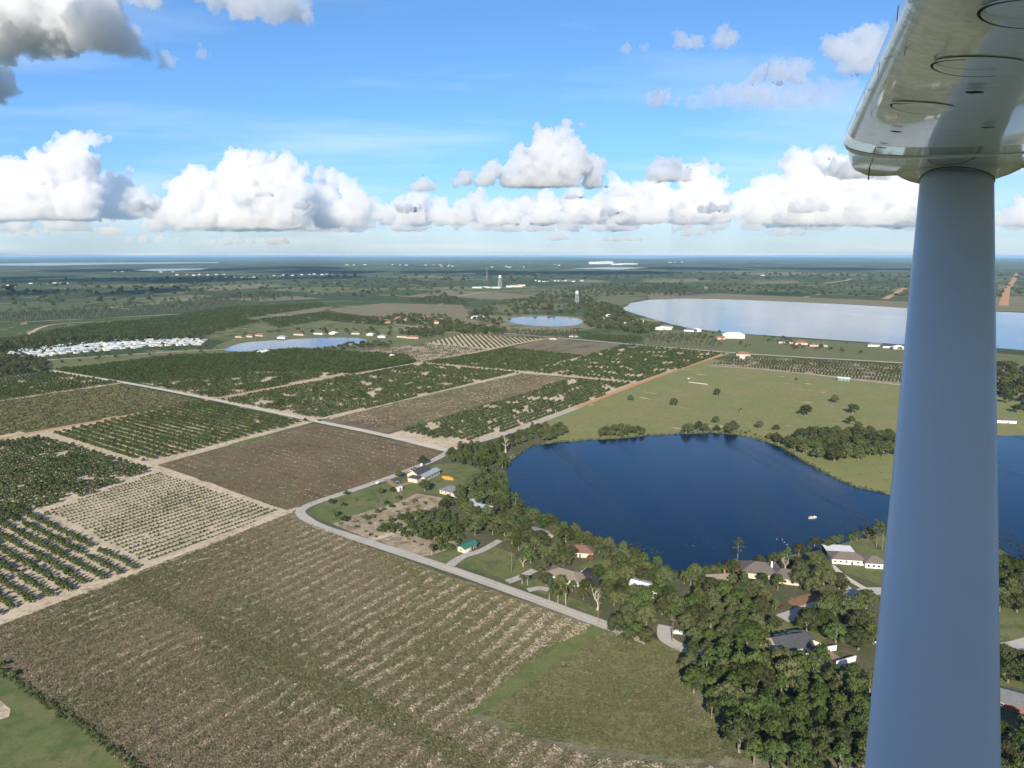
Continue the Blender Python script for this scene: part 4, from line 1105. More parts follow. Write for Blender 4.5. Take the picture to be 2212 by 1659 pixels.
# the cream house inside the road bend: dark main roof with dormers, long pale metal wing, garage wing
e = house('cream house with dark dormered roof and long pale metal roofed wing', 905, 1030, 15, 10, 3.6, 'gable', SHDARK, CREAM, B_ + R(8), 3.6, nl=4, ns=2)
for dx in (-3.6, 0.2):
    d = MB().box((dx, 3.1, 5.1), (1.9, 2.6, 1.9)).add([(dx - 1.1, 1.6, 6.0), (dx + 1.1, 1.6, 6.0), (dx, 1.6, 7.0), (dx - 1.1, 4.5, 6.0), (dx + 1.1, 4.5, 6.0), (dx, 4.5, 7.0)], [(0, 1, 2), (5, 4, 3), (0, 2, 5, 3), (1, 4, 5, 2)], 1).obj('dormer', [CREAM, SHDARK], e)
    mesh_obj('window', PANE, d, (dx, 4.42, 5.1), 0, (.8, 1, .8))
MB().box((2, -7.2, 1.65), (20, 6.5, 3.3)).obj('wing', CREAM, e)
ob = mesh_obj('wing_roof', roof_mesh(20, 6.5, 3.35, 1.5, 'gable', .6, METAL), e, (2, -7.2, 0))
for i in range(5):
    mesh_obj('window', PANE, e, (-5 + i * 3.6, -10.5, 1.6))
MB().box((-10.2, -3.5, 1.7), (6.0, 8.0, 3.4)).obj('garage', CREAM, e)
mesh_obj('garage_roof', roof_mesh(6.0, 8.0, 3.45, 1.4, 'hip', .5, SHDARK), e, (-10.2, -3.5, 0))
MB().box((6.2, 1.5, 6.6), (1.2, 1.2, 3.6)).obj('chimney', WHITE, e)

house('grey hipped roof half hidden by trees near the weedy bay', 978, 1066, 15, 10, 2.9, 'hip', SHGREY, CREAM, A_, nl=4)
e = house('white house with long blue grey metal roof among the lakeside oaks', 1040, 1104, 17, 7.5, 3.1, 'gable', METAL, WHITE, A_ + R(4), 1.9, nl=5, ns=2)
MB().box((-9.5, 5, 1.6), (9, 8, 3.0)).obj('wing', WHITE, e); mesh_obj('wing_roof', roof_mesh(9, 8, 3.15, 1.8, 'hip', .5, METAL), e, (-9.5, 5, 0))
e = house('cream garage with dark green metal roof on the gravel drive', 1010, 1187, 10.5, 5.2, 2.9, 'gable', GREENROOF, CREAM, B_ - R(4), 1.0, nl=3, door=False, garage=True, cat='garage', name='garage')
for i in range(3):
    MB().box((1.0 + i * 2.0, -2.62, 1.3), (1.3, .12, 2.3)).obj('bay_shade_panel', SCREEN, e)  # dark panels on the wall paint the shade inside open bays
e = house('grey roofed house with an orange timber deck by the lake', 1164, 1158, 15, 9, 3.0, 'gable', SHGREY, CREAM, A_ - R(4), 2.0, nl=4)
MB().box((7.5, 6.2, 1.0), (6, 3.6, .25)).obj('deck', M('orange_timber', (.42, .20, .07), .8), e); MB().box((7.5, 6.6, 2.6), (6.2, 4.2, .2)).obj('porch_roof', M('orange_timber', (.42, .20, .07)), e)
house('brown roofed house beside the rust coloured tree', 1254, 1197, 14, 9, 3.0, 'hip', M('dusty_brown_tile', (.15, .085, .065), .85), CREAM, A_ + R(25), nl=3)
e = house('low tan roofed house with a black screened pool cage', 1222, 1250, 19, 11, 2.9, 'hip', M('tan_shingle', (.19, .155, .12), .85), WHITE, A_ + R(3), 2.2, nl=4)
cage = MB().box((12, 6.5, 1.7), (11, 9, 3.3)).add([(6.5, 2, 3.35), (17.5, 2, 3.35), (17.5, 11, 3.35), (6.5, 11, 3.35), (9, 4.5, 4.5), (15, 4.5, 4.5), (15, 8.5, 4.5), (9, 8.5, 4.5)], [(0, 1, 5, 4), (1, 2, 6, 5), (2, 3, 7, 6), (3, 0, 4, 7), (4, 5, 6, 7)]).obj('pool_screen', SCREEN, e)
for i in range(6):
    MB().box((6.5 + i * 2.2, 6.5, 3.42), (.10, 9.0, .10)).obj('screen_beam', WHITE, cage)
MB().box((5.9, 2.2, 1.7), (.3, 9, 3.2)).obj('side_wall', WHITE, e)
house('house with bright white sheet metal roof among the oaks', 1394, 1278, 14, 9, 3.2, 'gable', WMETAL, CREAM, A_ + R(2), 1.5, nl=3)
e = house('terracotta walled house with a tall red chimney', 1548, 1264, 11, 8, 3.8, 'gable', M('tan_shingle', (.30, .24, .18)), M('terracotta_wall', (.27, .10, .06), .85), R(6), 2.2, nl=2, chimney=(4.2, 1.5), cmat=M('terracotta_wall', (.42, .13, .06)))
e = house('large house with grey brown hipped roof and pale chimney', 1640, 1240, 18, 13, 3.2, 'hip', SHBROWN, CREAM, R(-16), 3.6, nl=4, chimney=(5.5, -1.5), cmat=WHITE)
MB().box((12, -3.5, 1.6), (13, 10, 3.1)).obj('wing', CREAM, e); mesh_obj('wing_roof', roof_mesh(13, 10, 3.2, 3.0, 'hip', .6, SHBROWN), e, (12, -3.5, 0))
for i in range(3): mesh_obj('window', PANE, e, (8 + i * 3.5, -8.55, 1.6))
MB().box((-10.5, 2, 1.5), (5, 6, 2.9)).obj('porch', M('terracotta_wall', (.42, .13, .06)), e)
e = house('long white walled house with brown hipped roof near the strut', 1828, 1212, 17, 9.5, 3.0, 'hip', M('tan_grey_shingle', (.13, .105, .088), .85), WHITE, R(-9), 2.4, nl=6, ns=2)
MB().box((12.5, -3.0, 1.5), (11, 9, 3.0)).obj('wing', WHITE, e); mesh_obj('wing_roof', roof_mesh(11, 9, 3.1, 2.3, 'hip', .55, M('tan_grey_shingle', (.2, .16, .13))), e, (12.5, -3.0, 0))
for i in range(4): mesh_obj('window', PANE, e, (8.6 + i * 2.5, -7.55, 1.5))
MB().box((-1.5, 9.5, 1.5), (14, 8, 2.8)).obj('back_porch', SCREEN, e); mesh_obj('porch_roof', roof_mesh(14, 8, 3.0, .15, 'flat', .4, WMETAL), e, (-1.5, 9.5, 0))
e = house('cream house with black roof and solar panels in the lower right wood', 1700, 1404, 14, 10, 3.6, 'gable', SHDARK, CREAM, R(14), 3.4, nl=4, ns=2)
for i in range(3): MB().box((-3.5 + i * 3.0, 2.6, 5.75), (2.2, 1.6, .12)).obj('roof_vent_panel', GLASS, e)
MB().box((9.5, 3.5, 1.7), (6, 8, 3.3)).obj('wing', CREAM, e); mesh_obj('wing_roof', roof_mesh(6, 8, 3.4, 2.4, 'hip', .5, SHDARK), e, (9.5, 3.5, 0))
house('half hidden house behind the strut with a pale porch roof', 1893, 1372, 14, 9, 3.0, 'gable', SHBROWN, WHITE, R(60), nl=3)
house('grey shingled house with red brick walls right of the strut', 2190, 1522, 21, 10, 2.9, 'gable', SHGREY, REDBRICK, R(-32), 2.2, nl=5)
house('white bungalow right of the strut on the far shore', 2166, 912, 20, 9, 3.0, 'hip', SHBROWN, WHITE, R(-10), nl=4)
# garden walls
for x0, y0, x1, y1, lab in ((1745, 1390, 1775, 1402, 'short white garden wall next to the black roofed house'), (1772, 1410, 1806, 1405, 'white garden wall in the middle beside the brick drive'), (1806, 1440, 1848, 1428, 'long white garden wall nearest the strut')):
    a, b = G(x0, y0), G(x1, y1)
    w = empty('garden_wall', (a + b) / 2, math.atan2(b.y - a.y, b.x - a.x)); L = (b - a).length
    MB().box((0, 0, 1.1), (L, .3, 2.2)).obj('wall', WHITE, w); MB().box((0, 0, 2.26), (L + .3, .5, .12)).obj('coping', WHITE, w)
    tag(w, lab, 'wall')
e = house('little white garden shed on the corner lawn', 862, 1060, 4.0, 3.0, 2.3, 'gable', WMETAL, WHITE, GB, .7, .25, nl=1, ns=0, cat='shed', name='shed')
house('white metal trailer shed in the left citrus grove', 172, 1043, 6, 3.4, 2.2, 'flat', METAL, M('blue_grey_wall', (.2, .24, .3)), GB, .1, .4, nl=2, ns=0, door=False, cat='shed', name='shed', small=True)
house('white roofed teal cattle shelter at the back of the pasture', 1823, 822, 14, 7, 3.4, 'gable', WMETAL, TEAL, A_ + R(2), 1.2, nl=3, cat='shelter', name='cattle_shelter', small=True)
house('red roofed house by the highway behind the pasture', 1605, 768, 22, 12, 3.4, 'hip', SHRED, PINKW, A_ + R(20), nl=3, small=True)
house('white pump house below the red roofed house', 1604, 775, 7, 6, 4.2, 'gable', WMETAL, WHITE, A_, nl=1, small=True, cat='shed', name='shed')
house('big white mansion on the lawn by the wide lake', 1583, 730, 42, 18, 7.5, 'hip', WMETAL, WHITE, A_ + R(28), 4, nl=7, ns=3, small=True)
house('tan outbuilding left of the white mansion', 1556, 733, 16, 10, 4, 'gable', SHRED, PINKW, A_ + R(28), nl=2, small=True)
for x, y, w, m, wm, lab in ((1696, 741, 26, SHDARK, CREAM, 'black roofed house on the wide lake shore'), (1766, 748, 30, SHBROWN, PINKW, 'long brown roofed house on the wide lake shore'), (1730, 744, 22, SHRED, CREAM, 'peach roofed house between the lake shore houses'), (1890, 748, 28, SHGREY, WHITE, 'grey roofed lake house left of the strut'), (1920, 751, 24, SHDARK, WHITE, 'white lake house almost behind the strut'), (1940, 754, 20, WMETAL, CREAM, 'pale lake house touching the strut')):
    house(lab, x, y, w, 13, 3.6, 'hip', m, wm, A_ + R(25), nl=4, small=True)
for x, y, w, m, wm, lab in ((563, 726, 20, SHRED, PINKW, 'peach house at the left end above the pond'), (519, 729, 18, SHBROWN, PINKW, 'low brown house at the left of the pond'), (540, 728, 16, SHRED, CREAM, 'tan house between the pond and the trailer park'), (610, 731, 17, METAL, WHITE, 'white two part house above the pond'), (648, 724, 24, SHBROWN, CREAM, 'brown roofed house second above the pond'), (690, 722, 22, SHGREY, WHITE, 'grey roofed house in the row above the pond'), (721, 722, 17, WMETAL, WHITE, 'white roofed house in the row above the pond'),
                          (770, 722, 18, SHGREY, CREAM, 'house with palms at the right of the pond row'), (800, 725, 14, WMETAL, CREAM, 'low pale shed at the right of the pond row'), (826, 729, 16, METAL, WHITE, 'small house behind the round trees'), (872, 729, 26, SHBROWN, CREAM, 'house with black pool screen right of the pond'), (893, 731, 24, SHRED, PINKW, 'red tile roofed house right of the pond'),
                          (565, 764, 12, WMETAL, WHITE, 'white shed on the near bank of the pond'), (574, 762, 9, WMETAL, WHITE, 'tiny white hut on the near bank of the pond'), (846, 772, 7, WMETAL, WHITE, 'little white shed in the replanted grove'), (1196, 733, 14, SHBROWN, CREAM, 'house under the pines by the highway'), (1240, 728, 18, SHRED, CREAM, 'peach house right of the pines')):
    house(lab, x, y, w, 10, 3.2, 'hip', m, wm, A_ + R(RND.uniform(5, 30)), nl=3, small=True)
for i, (x, y, w) in enumerate(((818, 692, 20), (835, 697, 24), (851, 694, 18), (862, 690, 16), (878, 694, 16), (912, 690, 24), (925, 690, 18), (940, 699, 18), (957, 694, 24), (845, 700, 26))):
    house('pink stucco house with red tiles in the treed estate behind the pond', x, y, w, 12, 5, 'hip', SHRED, PINKW, A_ + R(RND.uniform(-20, 40)), nl=3, small=True)['group'] = 'pink stucco estate houses'
for i, (x, y, w) in enumerate(((1027, 688, 20), (1040, 686, 22), (1292, 664, 20), (1318, 684, 24), (1331, 690, 22), (1345, 693, 20), (1352, 703, 22), (1362, 702, 18), (1376, 696, 18), (1387, 699, 18), (1330, 680, 16), (1310, 672, 16), (1420, 712, 30), (1440, 708, 26), (1440, 712, 20), (1300, 690, 18), (1490, 716, 22), (1505, 716, 18))):
    house('white house among the trees of the village by the wide lake', x, y, w, 11, 4, 'hip', (WMETAL, SHGREY, WMETAL)[i % 3], WHITE, A_ + R(RND.uniform(-20, 40)), nl=3, small=True)['group'] = 'village houses by the wide lake'

# the trailer park: small white units, too far to show parts
UNITS = []
for L, m in ((13, WMETAL), (16, M('dull_roof', (.36, .36, .35))), (11, METAL), (14, WHITE), (12, M('pale_blue_roof', (.35, .48, .58)))):
    b = MB().box((0, 0, 1.3), (L, 4.4, 2.6), 0)
    a, w = L / 2 + .3, 2.5
    b.add([(-a, -w, 2.65), (a, -w, 2.65), (a, w, 2.65), (-a, w, 2.65), (-a, 0, 3.4), (a, 0, 3.4)], [(0, 1, 5, 4), (2, 3, 4, 5), (0, 4, 3), (1, 2, 5), (3, 2, 1, 0)], 1)
    b.box((L * .2, -3.6, 2.3), (L * .5, 2.6, .12), 1)
    UNITS.append(b.mesh('trailer_home', [WHITE, m]))
pk = dart([(20, 765), (45, 757), (140, 746), (240, 737), (330, 732), (400, 730), (447, 737), (430, 745), (330, 748), (240, 757), (130, 766), (50, 775)], 10.5, 9000, (), 61)
pk.sort(key=lambda q: q[1])
for i, (x, y) in enumerate(pk[:260]):
    tag(mesh_obj('trailer_home', UNITS[RND.randrange(5)], None, (x, y, 0), A_ + RND.choice((0, math.pi / 2)) + RND.uniform(-.1, .1)), 'white trailer home packed into the park left of the pond', 'trailer home', 'trailer homes of the park')
print('trailers', len(pk))


# far town roofs along the land below the horizon
BLD = [MB().box((0, 0, .5), (1, 1, 1), 0).box((0, 0, 1.03), (1.03, 1.05, .06), 1).box((.2, .1, 1.13), (.12, .2, .14), 1).mesh('warehouse', [m, r]) for m, r in ((M('dull_white_wall', (.42, .42, .41)), M('dull_white_roof', (.44, .45, .45))), (CREAM, METAL), (M('dull_white_wall', (.42, .42, .41)), METAL))]


def town(x0, x1, y, n, wmin, wmax, h, lab, group, seed):
    r = random.Random(seed)
    for i in range(n):
        x = x0 + (x1 - x0) * (i + r.uniform(.1, .9)) / n
        p = G(x, y + r.uniform(-1.3, 1.3))
        w = r.uniform(wmin, wmax)
        tag(mesh_obj('warehouse', BLD[r.randrange(3)], None, p, r.uniform(-.3, .3), (w, w * r.uniform(.4, .7), h * r.uniform(.7, 1.3))), lab, 'building', group)


town(1030, 1076, 621.5, 4, 36, 55, 7, 'long white warehouse left of the far water tower', 'warehouses left of the far tower', 1)
town(1090, 1136, 619.5, 4, 30, 50, 7, 'white warehouse right of the far water tower', 'warehouses right of the far tower', 2)
town(1281, 1310, 570.5, 2, 220, 270, 42, 'tall white factory block near the horizon', 'factory blocks near the horizon', 3)
town(1312, 1372, 571, 4, 200, 300, 22, 'low white factory hall beside the tall far block', 'low factory halls near the horizon', 4)
for j, (a, b, y, n) in enumerate(((442, 569, 600.5, 12), (569, 636, 596, 7), (646, 726, 593.5, 8), (378, 489, 594, 9), (345, 381, 588, 3), (231, 270, 588.5, 3), (278, 360, 603, 7), (741, 795, 572, 4), (844, 890, 572, 4), (908, 980, 572.5, 6), (942, 985, 575.5, 4), (1058, 1135, 577, 6), (1184, 1219, 573, 3), (1431, 1489, 566, 4), (0, 40, 618, 5), (60, 160, 612, 8), (1150, 1260, 608, 14), (1643, 1650, 595, 1))):
    dd = G(800, y).length
    town(a, b, y, max(1, int(n * .8)), dd * .0016, dd * .005, dd * .0006 + 2.5, 'pale roof in the line of far town buildings below the horizon', 'far town buildings', 10 + j)

# water towers
def water_tower(x, y, h, label):
    p = G(x, y)
    e = tag(empty('water_tower', p, .4), label, 'water tower')
    r = h * .105
    MB().lathe([(.01, h * .74), (r * .6, h * .755), (r, h * .80), (r, h * .93), (r * .7, h * .975), (.01, h)], 20).obj('tank', SILVER, e, smooth=True)
    MB().lathe([(r * 1.12, h * .80), (r * 1.12, h * .812), (r * .98, h * .812)], 20).obj('walkway', STEEL, e)
    for k in range(6):
        a = k * math.pi / 3
        MB().tube([(math.cos(a) * r * 1.55, math.sin(a) * r * 1.55, 0), (math.cos(a) * r * .95, math.sin(a) * r * .95, h * .82)], h * .012, 6).obj('leg', STEEL, e)
    for z in (.27, .54):
        q = r * (1.55 - .6 * z / .82)
        MB().tube([(math.cos(k * math.pi / 3) * q, math.sin(k * math.pi / 3) * q, h * z) for k in range(7)], h * .007, 5).obj('brace', STEEL, e)
    MB().tube([(0, 0, 0), (0, 0, h * .76)], h * .02, 8).obj('riser_pipe', STEEL, e)


water_tower(1246, 658, 46, 'silver water tower on legs behind the small round lake')
water_tower(1080, 621, 62, 'further water tower beside the white warehouses')
MB().tube([(0, 0, 0), (0, 0, 90)], [.9, .5], 6).obj('radio_mast', STEEL, None, loc=G(1052, 607)); tag(bpy.data.objects['radio_mast'], 'thin radio mast left of the far water tower', 'mast')

# utility poles
def pole_parts(h):
    a = MB().tube([(0, 0, -.2), (0, 0, h)], [.17, .11], 6).mesh('pole', WOODP)
    b = MB().box((0, 0, h - .7), (2.4, .12, .14)).mesh('crossarm', WOODP)
    c = MB().tube([(0, 0, 0), (0, 0, .22)], .06, 5).mesh('insulator', STEEL)
    return a, b, c


PP = pole_parts(11)
for x, y, lab in ((1293, 1347, 'utility pole at the road end by the mown strip'), (1452, 1388, 'utility pole at the lane curve'), (1223, 1306, 'light pole beside the tall palm'), (138, 985, None), (99, 848, 'utility pole by the dark left grove'), (245, 842, 'utility pole on the left of the pale road'), (432, 862, 'utility pole where the orange track meets the pale road'), (546, 882, 'utility pole on the pale road by the grove'), (669, 905, 'utility pole with box at the brown field corner'), (635, 829, 'utility pole on the long orange track'), (793, 802, 'tall utility pole in the dark dense grove'), (918, 780, 'utility pole at the track crossing'), (1003, 764, 'utility pole by the replanted grove'), (1076, 750, 'utility pole by the striped young grove'),
                  (1462, 752, 'utility pole on the far highway'), (1567, 764, 'utility pole where the dirt road meets the highway'), (1551, 767, 'utility pole at the grove corner near the highway'), (1572, 771, 'utility pole behind the pasture corner'), (1697, 790, 'utility pole in the scrubby grove'), (1820, 806, 'utility pole in the scrub above the cattle shelter'), (933, 1210, None), (865, 1078, 'pole on the lawn below the white shed'), (1105, 1236, 'white pole under the driveway oaks')):
    if lab is None: continue
    e = tag(empty('utility_pole', G(x, y), GB + R(90) if y < 900 else GA), lab, 'pole')
    mesh_obj('pole', PP[0], e); mesh_obj('crossarm', PP[1], e)
    for dx in (-1.0, 0, 1.0): mesh_obj('insulator', PP[2], e, (dx, 0, 10.38))

# ---- vehicles
def car(x, y, rot, paint, label):
    e = tag(empty('car', G(x, y, .33), rot), label, 'car')
    prof = [(-2.2, .35), (-2.2, .85), (-1.9, .98), (-1.5, 1.02), (-1.0, 1.50), (.55, 1.52), (1.15, 1.05), (2.0, .90), (2.2, .75), (2.2, .35)]
    n = len(prof)
    V = []
    for s in (-1, 1):
        V += [(px, s * (.88 if z < 1.1 else .70), z) for px, z in prof]
    Fc = [tuple(range(n))[::-1], tuple(range(n, 2 * n))] + [(i, (i + 1) % n, n + (i + 1) % n, n + i) for i in range(n)]
    mesh_obj('body', mesh('body', V, Fc, paint), e)
    for s in (-1, 1):
        V = [(-1.35, s * .80, 1.08), (.95, s * .83, 1.08), (.5, s * .725, 1.46), (-.95, s * .725, 1.46)]
        mesh_obj('side_window', mesh('side_window', V, [(0, 1, 2, 3)], GLASS), e)
        for px in (-1.35, 1.35):
            w = MB().tube([(px, s * .70, .34), (px, s * .93, .34)], .34, 12).obj('wheel', DARKM, e)
            MB().tube([(px, s * .92, .34), (px, s * .945, .34)], .2, 8).obj('rim', STEEL, w)
        MB().box((2.2, s * .62, .72), (.06, .3, .16)).obj('headlight', GLASS, e)
    mesh_obj('windscreen', mesh('windscreen', [(.60, -.66, 1.49), (1.14, -.76, 1.08), (1.14, .76, 1.08), (.60, .66, 1.49)], [(0, 1, 2, 3)], GLASS), e)


CARB = M('dark_blue_paint', (.02, .028, .05), .25, coat=.6)
CARW = M('pale_green_paint', (.50, .56, .54), .3, coat=.5)
CARK = M('black_paint', (.018, .018, .020), .25, coat=.6)
car(859, 1043, GB + R(-50), CARK, 'black car on the brick loop drive')
car(817, 1044, GB + R(12), CARW, 'pale green car parked on the lawn by the road')
car(858, 1028, GA, CARB, 'dark blue car under the tree by the loop drive')
car(1463, 1369, R(-10), CARW, 'small pale car on the lane curve between the oaks')
car(1488, 819, GB, CARW, 'white truck beside the row of hives in the pasture')
car(690, 1077 - 168, GA, CARK, 'car at the corner of the brown field')
car(1345, 746, GA, CARW, 'white car on the far highway')

# bee hives in the pasture
HIVE = MB().box((0, 0, .12), (1.5, 1.2, .2), 1).box((-.36, -.28, .62), (.55, .48, .8)).box((.36, -.28, .62), (.55, .48, .8)).box((-.36, .28, .62), (.55, .48, .8)).box((.36, .28, .62), (.55, .48, .8)).box((0, 0, 1.06), (1.45, 1.2, .06)).mesh('hive_pallet', [WHITE, WOODP])
a, b = G(1490, 826.5), G(1527, 831)
for i in range(11):
    tag(mesh_obj('hive_pallet', HIVE, None, a.lerp(b, i / 10), GA, .95), 'white hive pallet in the straight row on the pasture', 'hives', 'row of hives on the pasture')

# heap, boat, jetty, fence, posts
hv_, hf_ = ico(3)
hv_ = np.array([[v[0] * 5.2, v[1] * 2.6, max(v[2], -.05) * 1.6] for v in hv_]); hv_ *= (1 + .35 * np.array([[noise.noise(Vector(v) * .7)] for v in hv_]))
tag(mesh_obj('soil_heap', mesh('soil_heap', hv_, hf_, ORANGE), None, G(967, 1034), A_), 'bright orange heap on the lawn behind the cream house', 'heap')


def person_mesh(seed):
    """seated figure: legs bent over the thwart, hands forward on a rod"""
    me = bpy.data.meshes.new('person')
    J = {'pel': (0, 0, .45), 'che': (.02, 0, .78), 'nek': (.04, 0, .95), 'hed': (.07, 0, 1.08), 'top': (.06, 0, 1.20)}
    for s, q in ((1, 'l'), (-1, 'r')):
        J.update({q + 'sh': (.02, .19 * s, .90), q + 'el': (.16, .24 * s, .66), q + 'ha': (.38, .10 * s, .66), q + 'hi': (.02, .10 * s, .44), q + 'kn': (.42, .13 * s, .47), q + 'an': (.44, .13 * s, .06), q + 'to': (.60, .14 * s, .03)})
    E = [('pel', 'che'), ('che', 'nek'), ('nek', 'hed'), ('hed', 'top')]
    for q in 'lr': E += [('che', q + 'sh'), (q + 'sh', q + 'el'), (q + 'el', q + 'ha'), ('pel', q + 'hi'), (q + 'hi', q + 'kn'), (q + 'kn', q + 'an'), (q + 'an', q + 'to')]
    K = list(J)
    me.from_pydata([J[k] for k in K], [(K.index(a), K.index(b)) for a, b in E], [])
    return me, K


def person(parent_loc, rot, shirt, label):
    me, K = person_mesh(0)
    o = tag(mesh_obj('person', me, None, parent_loc, rot), label, 'person')
    o.modifiers.new('skin', 'SKIN'); o.modifiers.new('sub', 'SUBSURF').levels = 1
    rad = {'pel': .15, 'che': .17, 'nek': .06, 'hed': .10, 'top': .075}
    for i, k in enumerate(K):
        r = rad.get(k, {'sh': .075, 'el': .05, 'ha': .04, 'hi': .10, 'kn': .07, 'an': .05, 'to': .04}.get(k[1:], .06))
        me.skin_vertices[0].data[i].radius = (r, r)
    me.skin_vertices[0].data[0].use_root = True
    me.materials.append(shirt)
    MB().lathe([(.115, 1.13), (.10, 1.2), (.05, 1.235), (.001, 1.24)], 10, c=(.06, 0, 0)).obj('cap', WHITE, o)


bp = G(1755, 1119, .45)
bt = tag(empty('fishing_boat', bp, R(12)), 'small pale fishing boat out on the blue lake', 'boat')
hull = []
for t in np.linspace(0, 1, 9):
    x = -2.9 + 5.8 * t
    w = .85 * (1 if t < .6 else math.cos((t - .6) / .4 * 1.45)) + .02
    hull.append([(x, -w, .55 + .18 * t * t), (x, -w * .75, 0), (x, 0, -.08), (x, w * .75, 0), (x, w, .55 + .18 * t * t)])
V = [v for r in hull for v in r]
Fc = [(i * 5 + k, i * 5 + k + 1, (i + 1) * 5 + k + 1, (i + 1) * 5 + k) for i in range(8) for k in range(4)] + [(0, 1, 2, 3, 4)]
mesh_obj('hull', mesh('hull', V, Fc, WHITE), bt)
MB().box((-.2, 0, .40), (4.6, 1.5, .06)).obj('deck', M('boat_carpet', (.32, .30, .26)), bt)
MB().box((-3.1, 0, .7), (.4, .45, .8)).obj('outboard_motor', DARKM, bt)
MB().box((1.2, 0, .55), (.5, .9, .3)).obj('bench', WHITE, bt); MB().box((-1.2, 0, .55), (.5, .9, .3)).obj('bench', WHITE, bt)
m4 = Matrix.Rotation(R(12), 4, 'Z')
person(bp + m4 @ Vector((1.2, 0, .38)), R(12 + 60), M('white_shirt', (.6, .6, .58)), 'person in pale shirt seated at the bow of the boat')
person(bp + m4 @ Vector((-1.2, 0, .38)), R(12 + 100), M('tan_shirt', (.42, .32, .22)), 'person in tan shirt seated at the stern of the boat')
for i, (x, y) in enumerate(((1678, 1165), (1690, 1166), (1694, 1172), (1700, 1177))):
    tag(MB().lathe([(.01, 0), (.18, .05), (.2, .16), (.08, .3), (.06, .42), (.01, .45)], 8).obj('marker_buoy', WHITE, None, loc=G(x, y, .38)), 'tiny white float on the blue lake near the shore', 'buoy', 'floats on the blue lake')
tag(MB().box((0, 0, .7), (7, 2.2, .15)).box((-3, -.9, .3), (.2, .2, 1)).box((3, -.9, .3), (.2, .2, 1)).box((-3, .9, .3), (.2, .2, 1)).box((3, .9, .3), (.2, .2, 1)).obj('jetty', WHITE, None, loc=G(1345, 1202, .3), rotz=R(70)), 'small white jetty on the near shore of the blue lake', 'jetty')

# fence line at lower left: posts, each its own thing, with weeds along it
fa, fb = G(-30, 1428), G(330, 1680)
fence = tag(empty('wire_fence', fa, math.atan2(fb.y - fa.y, fb.x - fa.x)), 'post and wire fence between weedy field and mown corner', 'fence')
FL = (fb - fa).length
PM = MB().tube([(0, 0, -.1), (0, 0, 1.3)], .05, 5).mesh('post', WOODP)
for i in range(int(FL / 3.5)):
    mesh_obj('post', PM, fence, (i * 3.5, 0, 0))
for z in (.5, .85, 1.2):
    MB().tube([(0, 0, z), (FL, 0, z)], .005, 4).obj('wire', WOODP, fence)
WE = []
for i in range(420):
    t = far_rnd.random()
    p = fa.lerp(fb, t) + Vector((far_rnd.gauss(0, .7), far_rnd.gauss(0, .7), 0))
    WE.append((p.x, p.y, 0, far_rnd.uniform(.15, .60), far_rnd.uniform(0, 6), far_rnd.randrange(4)))
scatter('fence_weeds', WE, [k.both for k in BUSHES], 'dark weeds and brush growing along the wire fence', 'weeds')
tag(mesh_obj('bush', BUSHES[1].both, None, G(26, 1462), 0, 1.3), 'dark bush by the fence at the lower left edge', 'bush')
tag(mesh_obj('bush', BUSHES[0].both, None, G(8, 1440), 1, 1.1), 'dark bush at the far end of the wire fence', 'bush')

# shore reeds and lily patches
RE = []
SHORE = [(1092, 1010), (1115, 985), (1150, 964), (1200, 957), (1262, 952), (1330, 949), (1400, 942), (1470, 938), (1530, 936), (1590, 940), (1640, 950), (1690, 968), (1720, 987), (1760, 1010), (1800, 1032), (1850, 1054), (1925, 1070)]
for a, b in zip(SHORE, SHORE[1:]):
    p, q = G(*a), G(*b)
    for i in range(int((q - p).length * 1.6)):
        s = p.lerp(q, far_rnd.random()) + Vector((far_rnd.gauss(0, 1.6), far_rnd.gauss(1.0, 1.8), .3))
        RE.append((s.x, s.y, .3, far_rnd.uniform(.2, .55), far_rnd.uniform(0, 6), far_rnd.randrange(4)))
for cx, cy, sp, nn in ((1095, 1030, 8, 130), (1080, 1050, 6, 60), (1140, 1085, 5, 30), (1360, 1180, 5, 40), (1400, 1190, 5, 40), (1500, 1180, 5, 14), (1880, 1140, 9, 60), (1840, 1150, 7, 50), (1860, 1118, 7, 16), (2170, 1170, 8, 50), (2190, 1178, 8, 50)):
    c = G(cx, cy)
    for i in range(nn):
        RE.append((c.x + far_rnd.gauss(0, sp), c.y + far_rnd.gauss(0, sp * .7), .35, far_rnd.uniform(.10, .30), far_rnd.uniform(0, 6), far_rnd.randrange(4)))
scatter('shore_weeds', RE, [k.both for k in BUSHES], 'reeds and water weeds along the lake edge', 'reeds')
# rough growth that gives the open fields their relief
TUFT = []
for i in range(4):
    n_ = 14
    c = NPR.normal(0, .38, (n_, 3)); c[:, 2] = np.abs(c[:, 2]) * .5 + .1
    v, f = leaf_quads(c, np.tile([[0, 0, .6]], (n_, 1)), .42, .9)
    TUFT.append(mesh('weed_tuft', v, f, (leaf_mat('dry_weed', (.35, .31, .225), (.46, .415, .32), .25), leaf_mat('brown_weed', (.180, .148, .098), (.245, .205, .140), .3), leaf_mat('green_weed', (.104, .112, .052), (.150, .150, .076), .3), leaf_mat('olive_weed', (.150, .132, .080), (.205, .178, .116), .3))[i]))


_a, _b = G(335, 1285), G(760, 1510)
_d = (_b - _a).normalized()
BND = (_a.x, _a.y, -_d.y, _d.x)             # an old green drain across the field


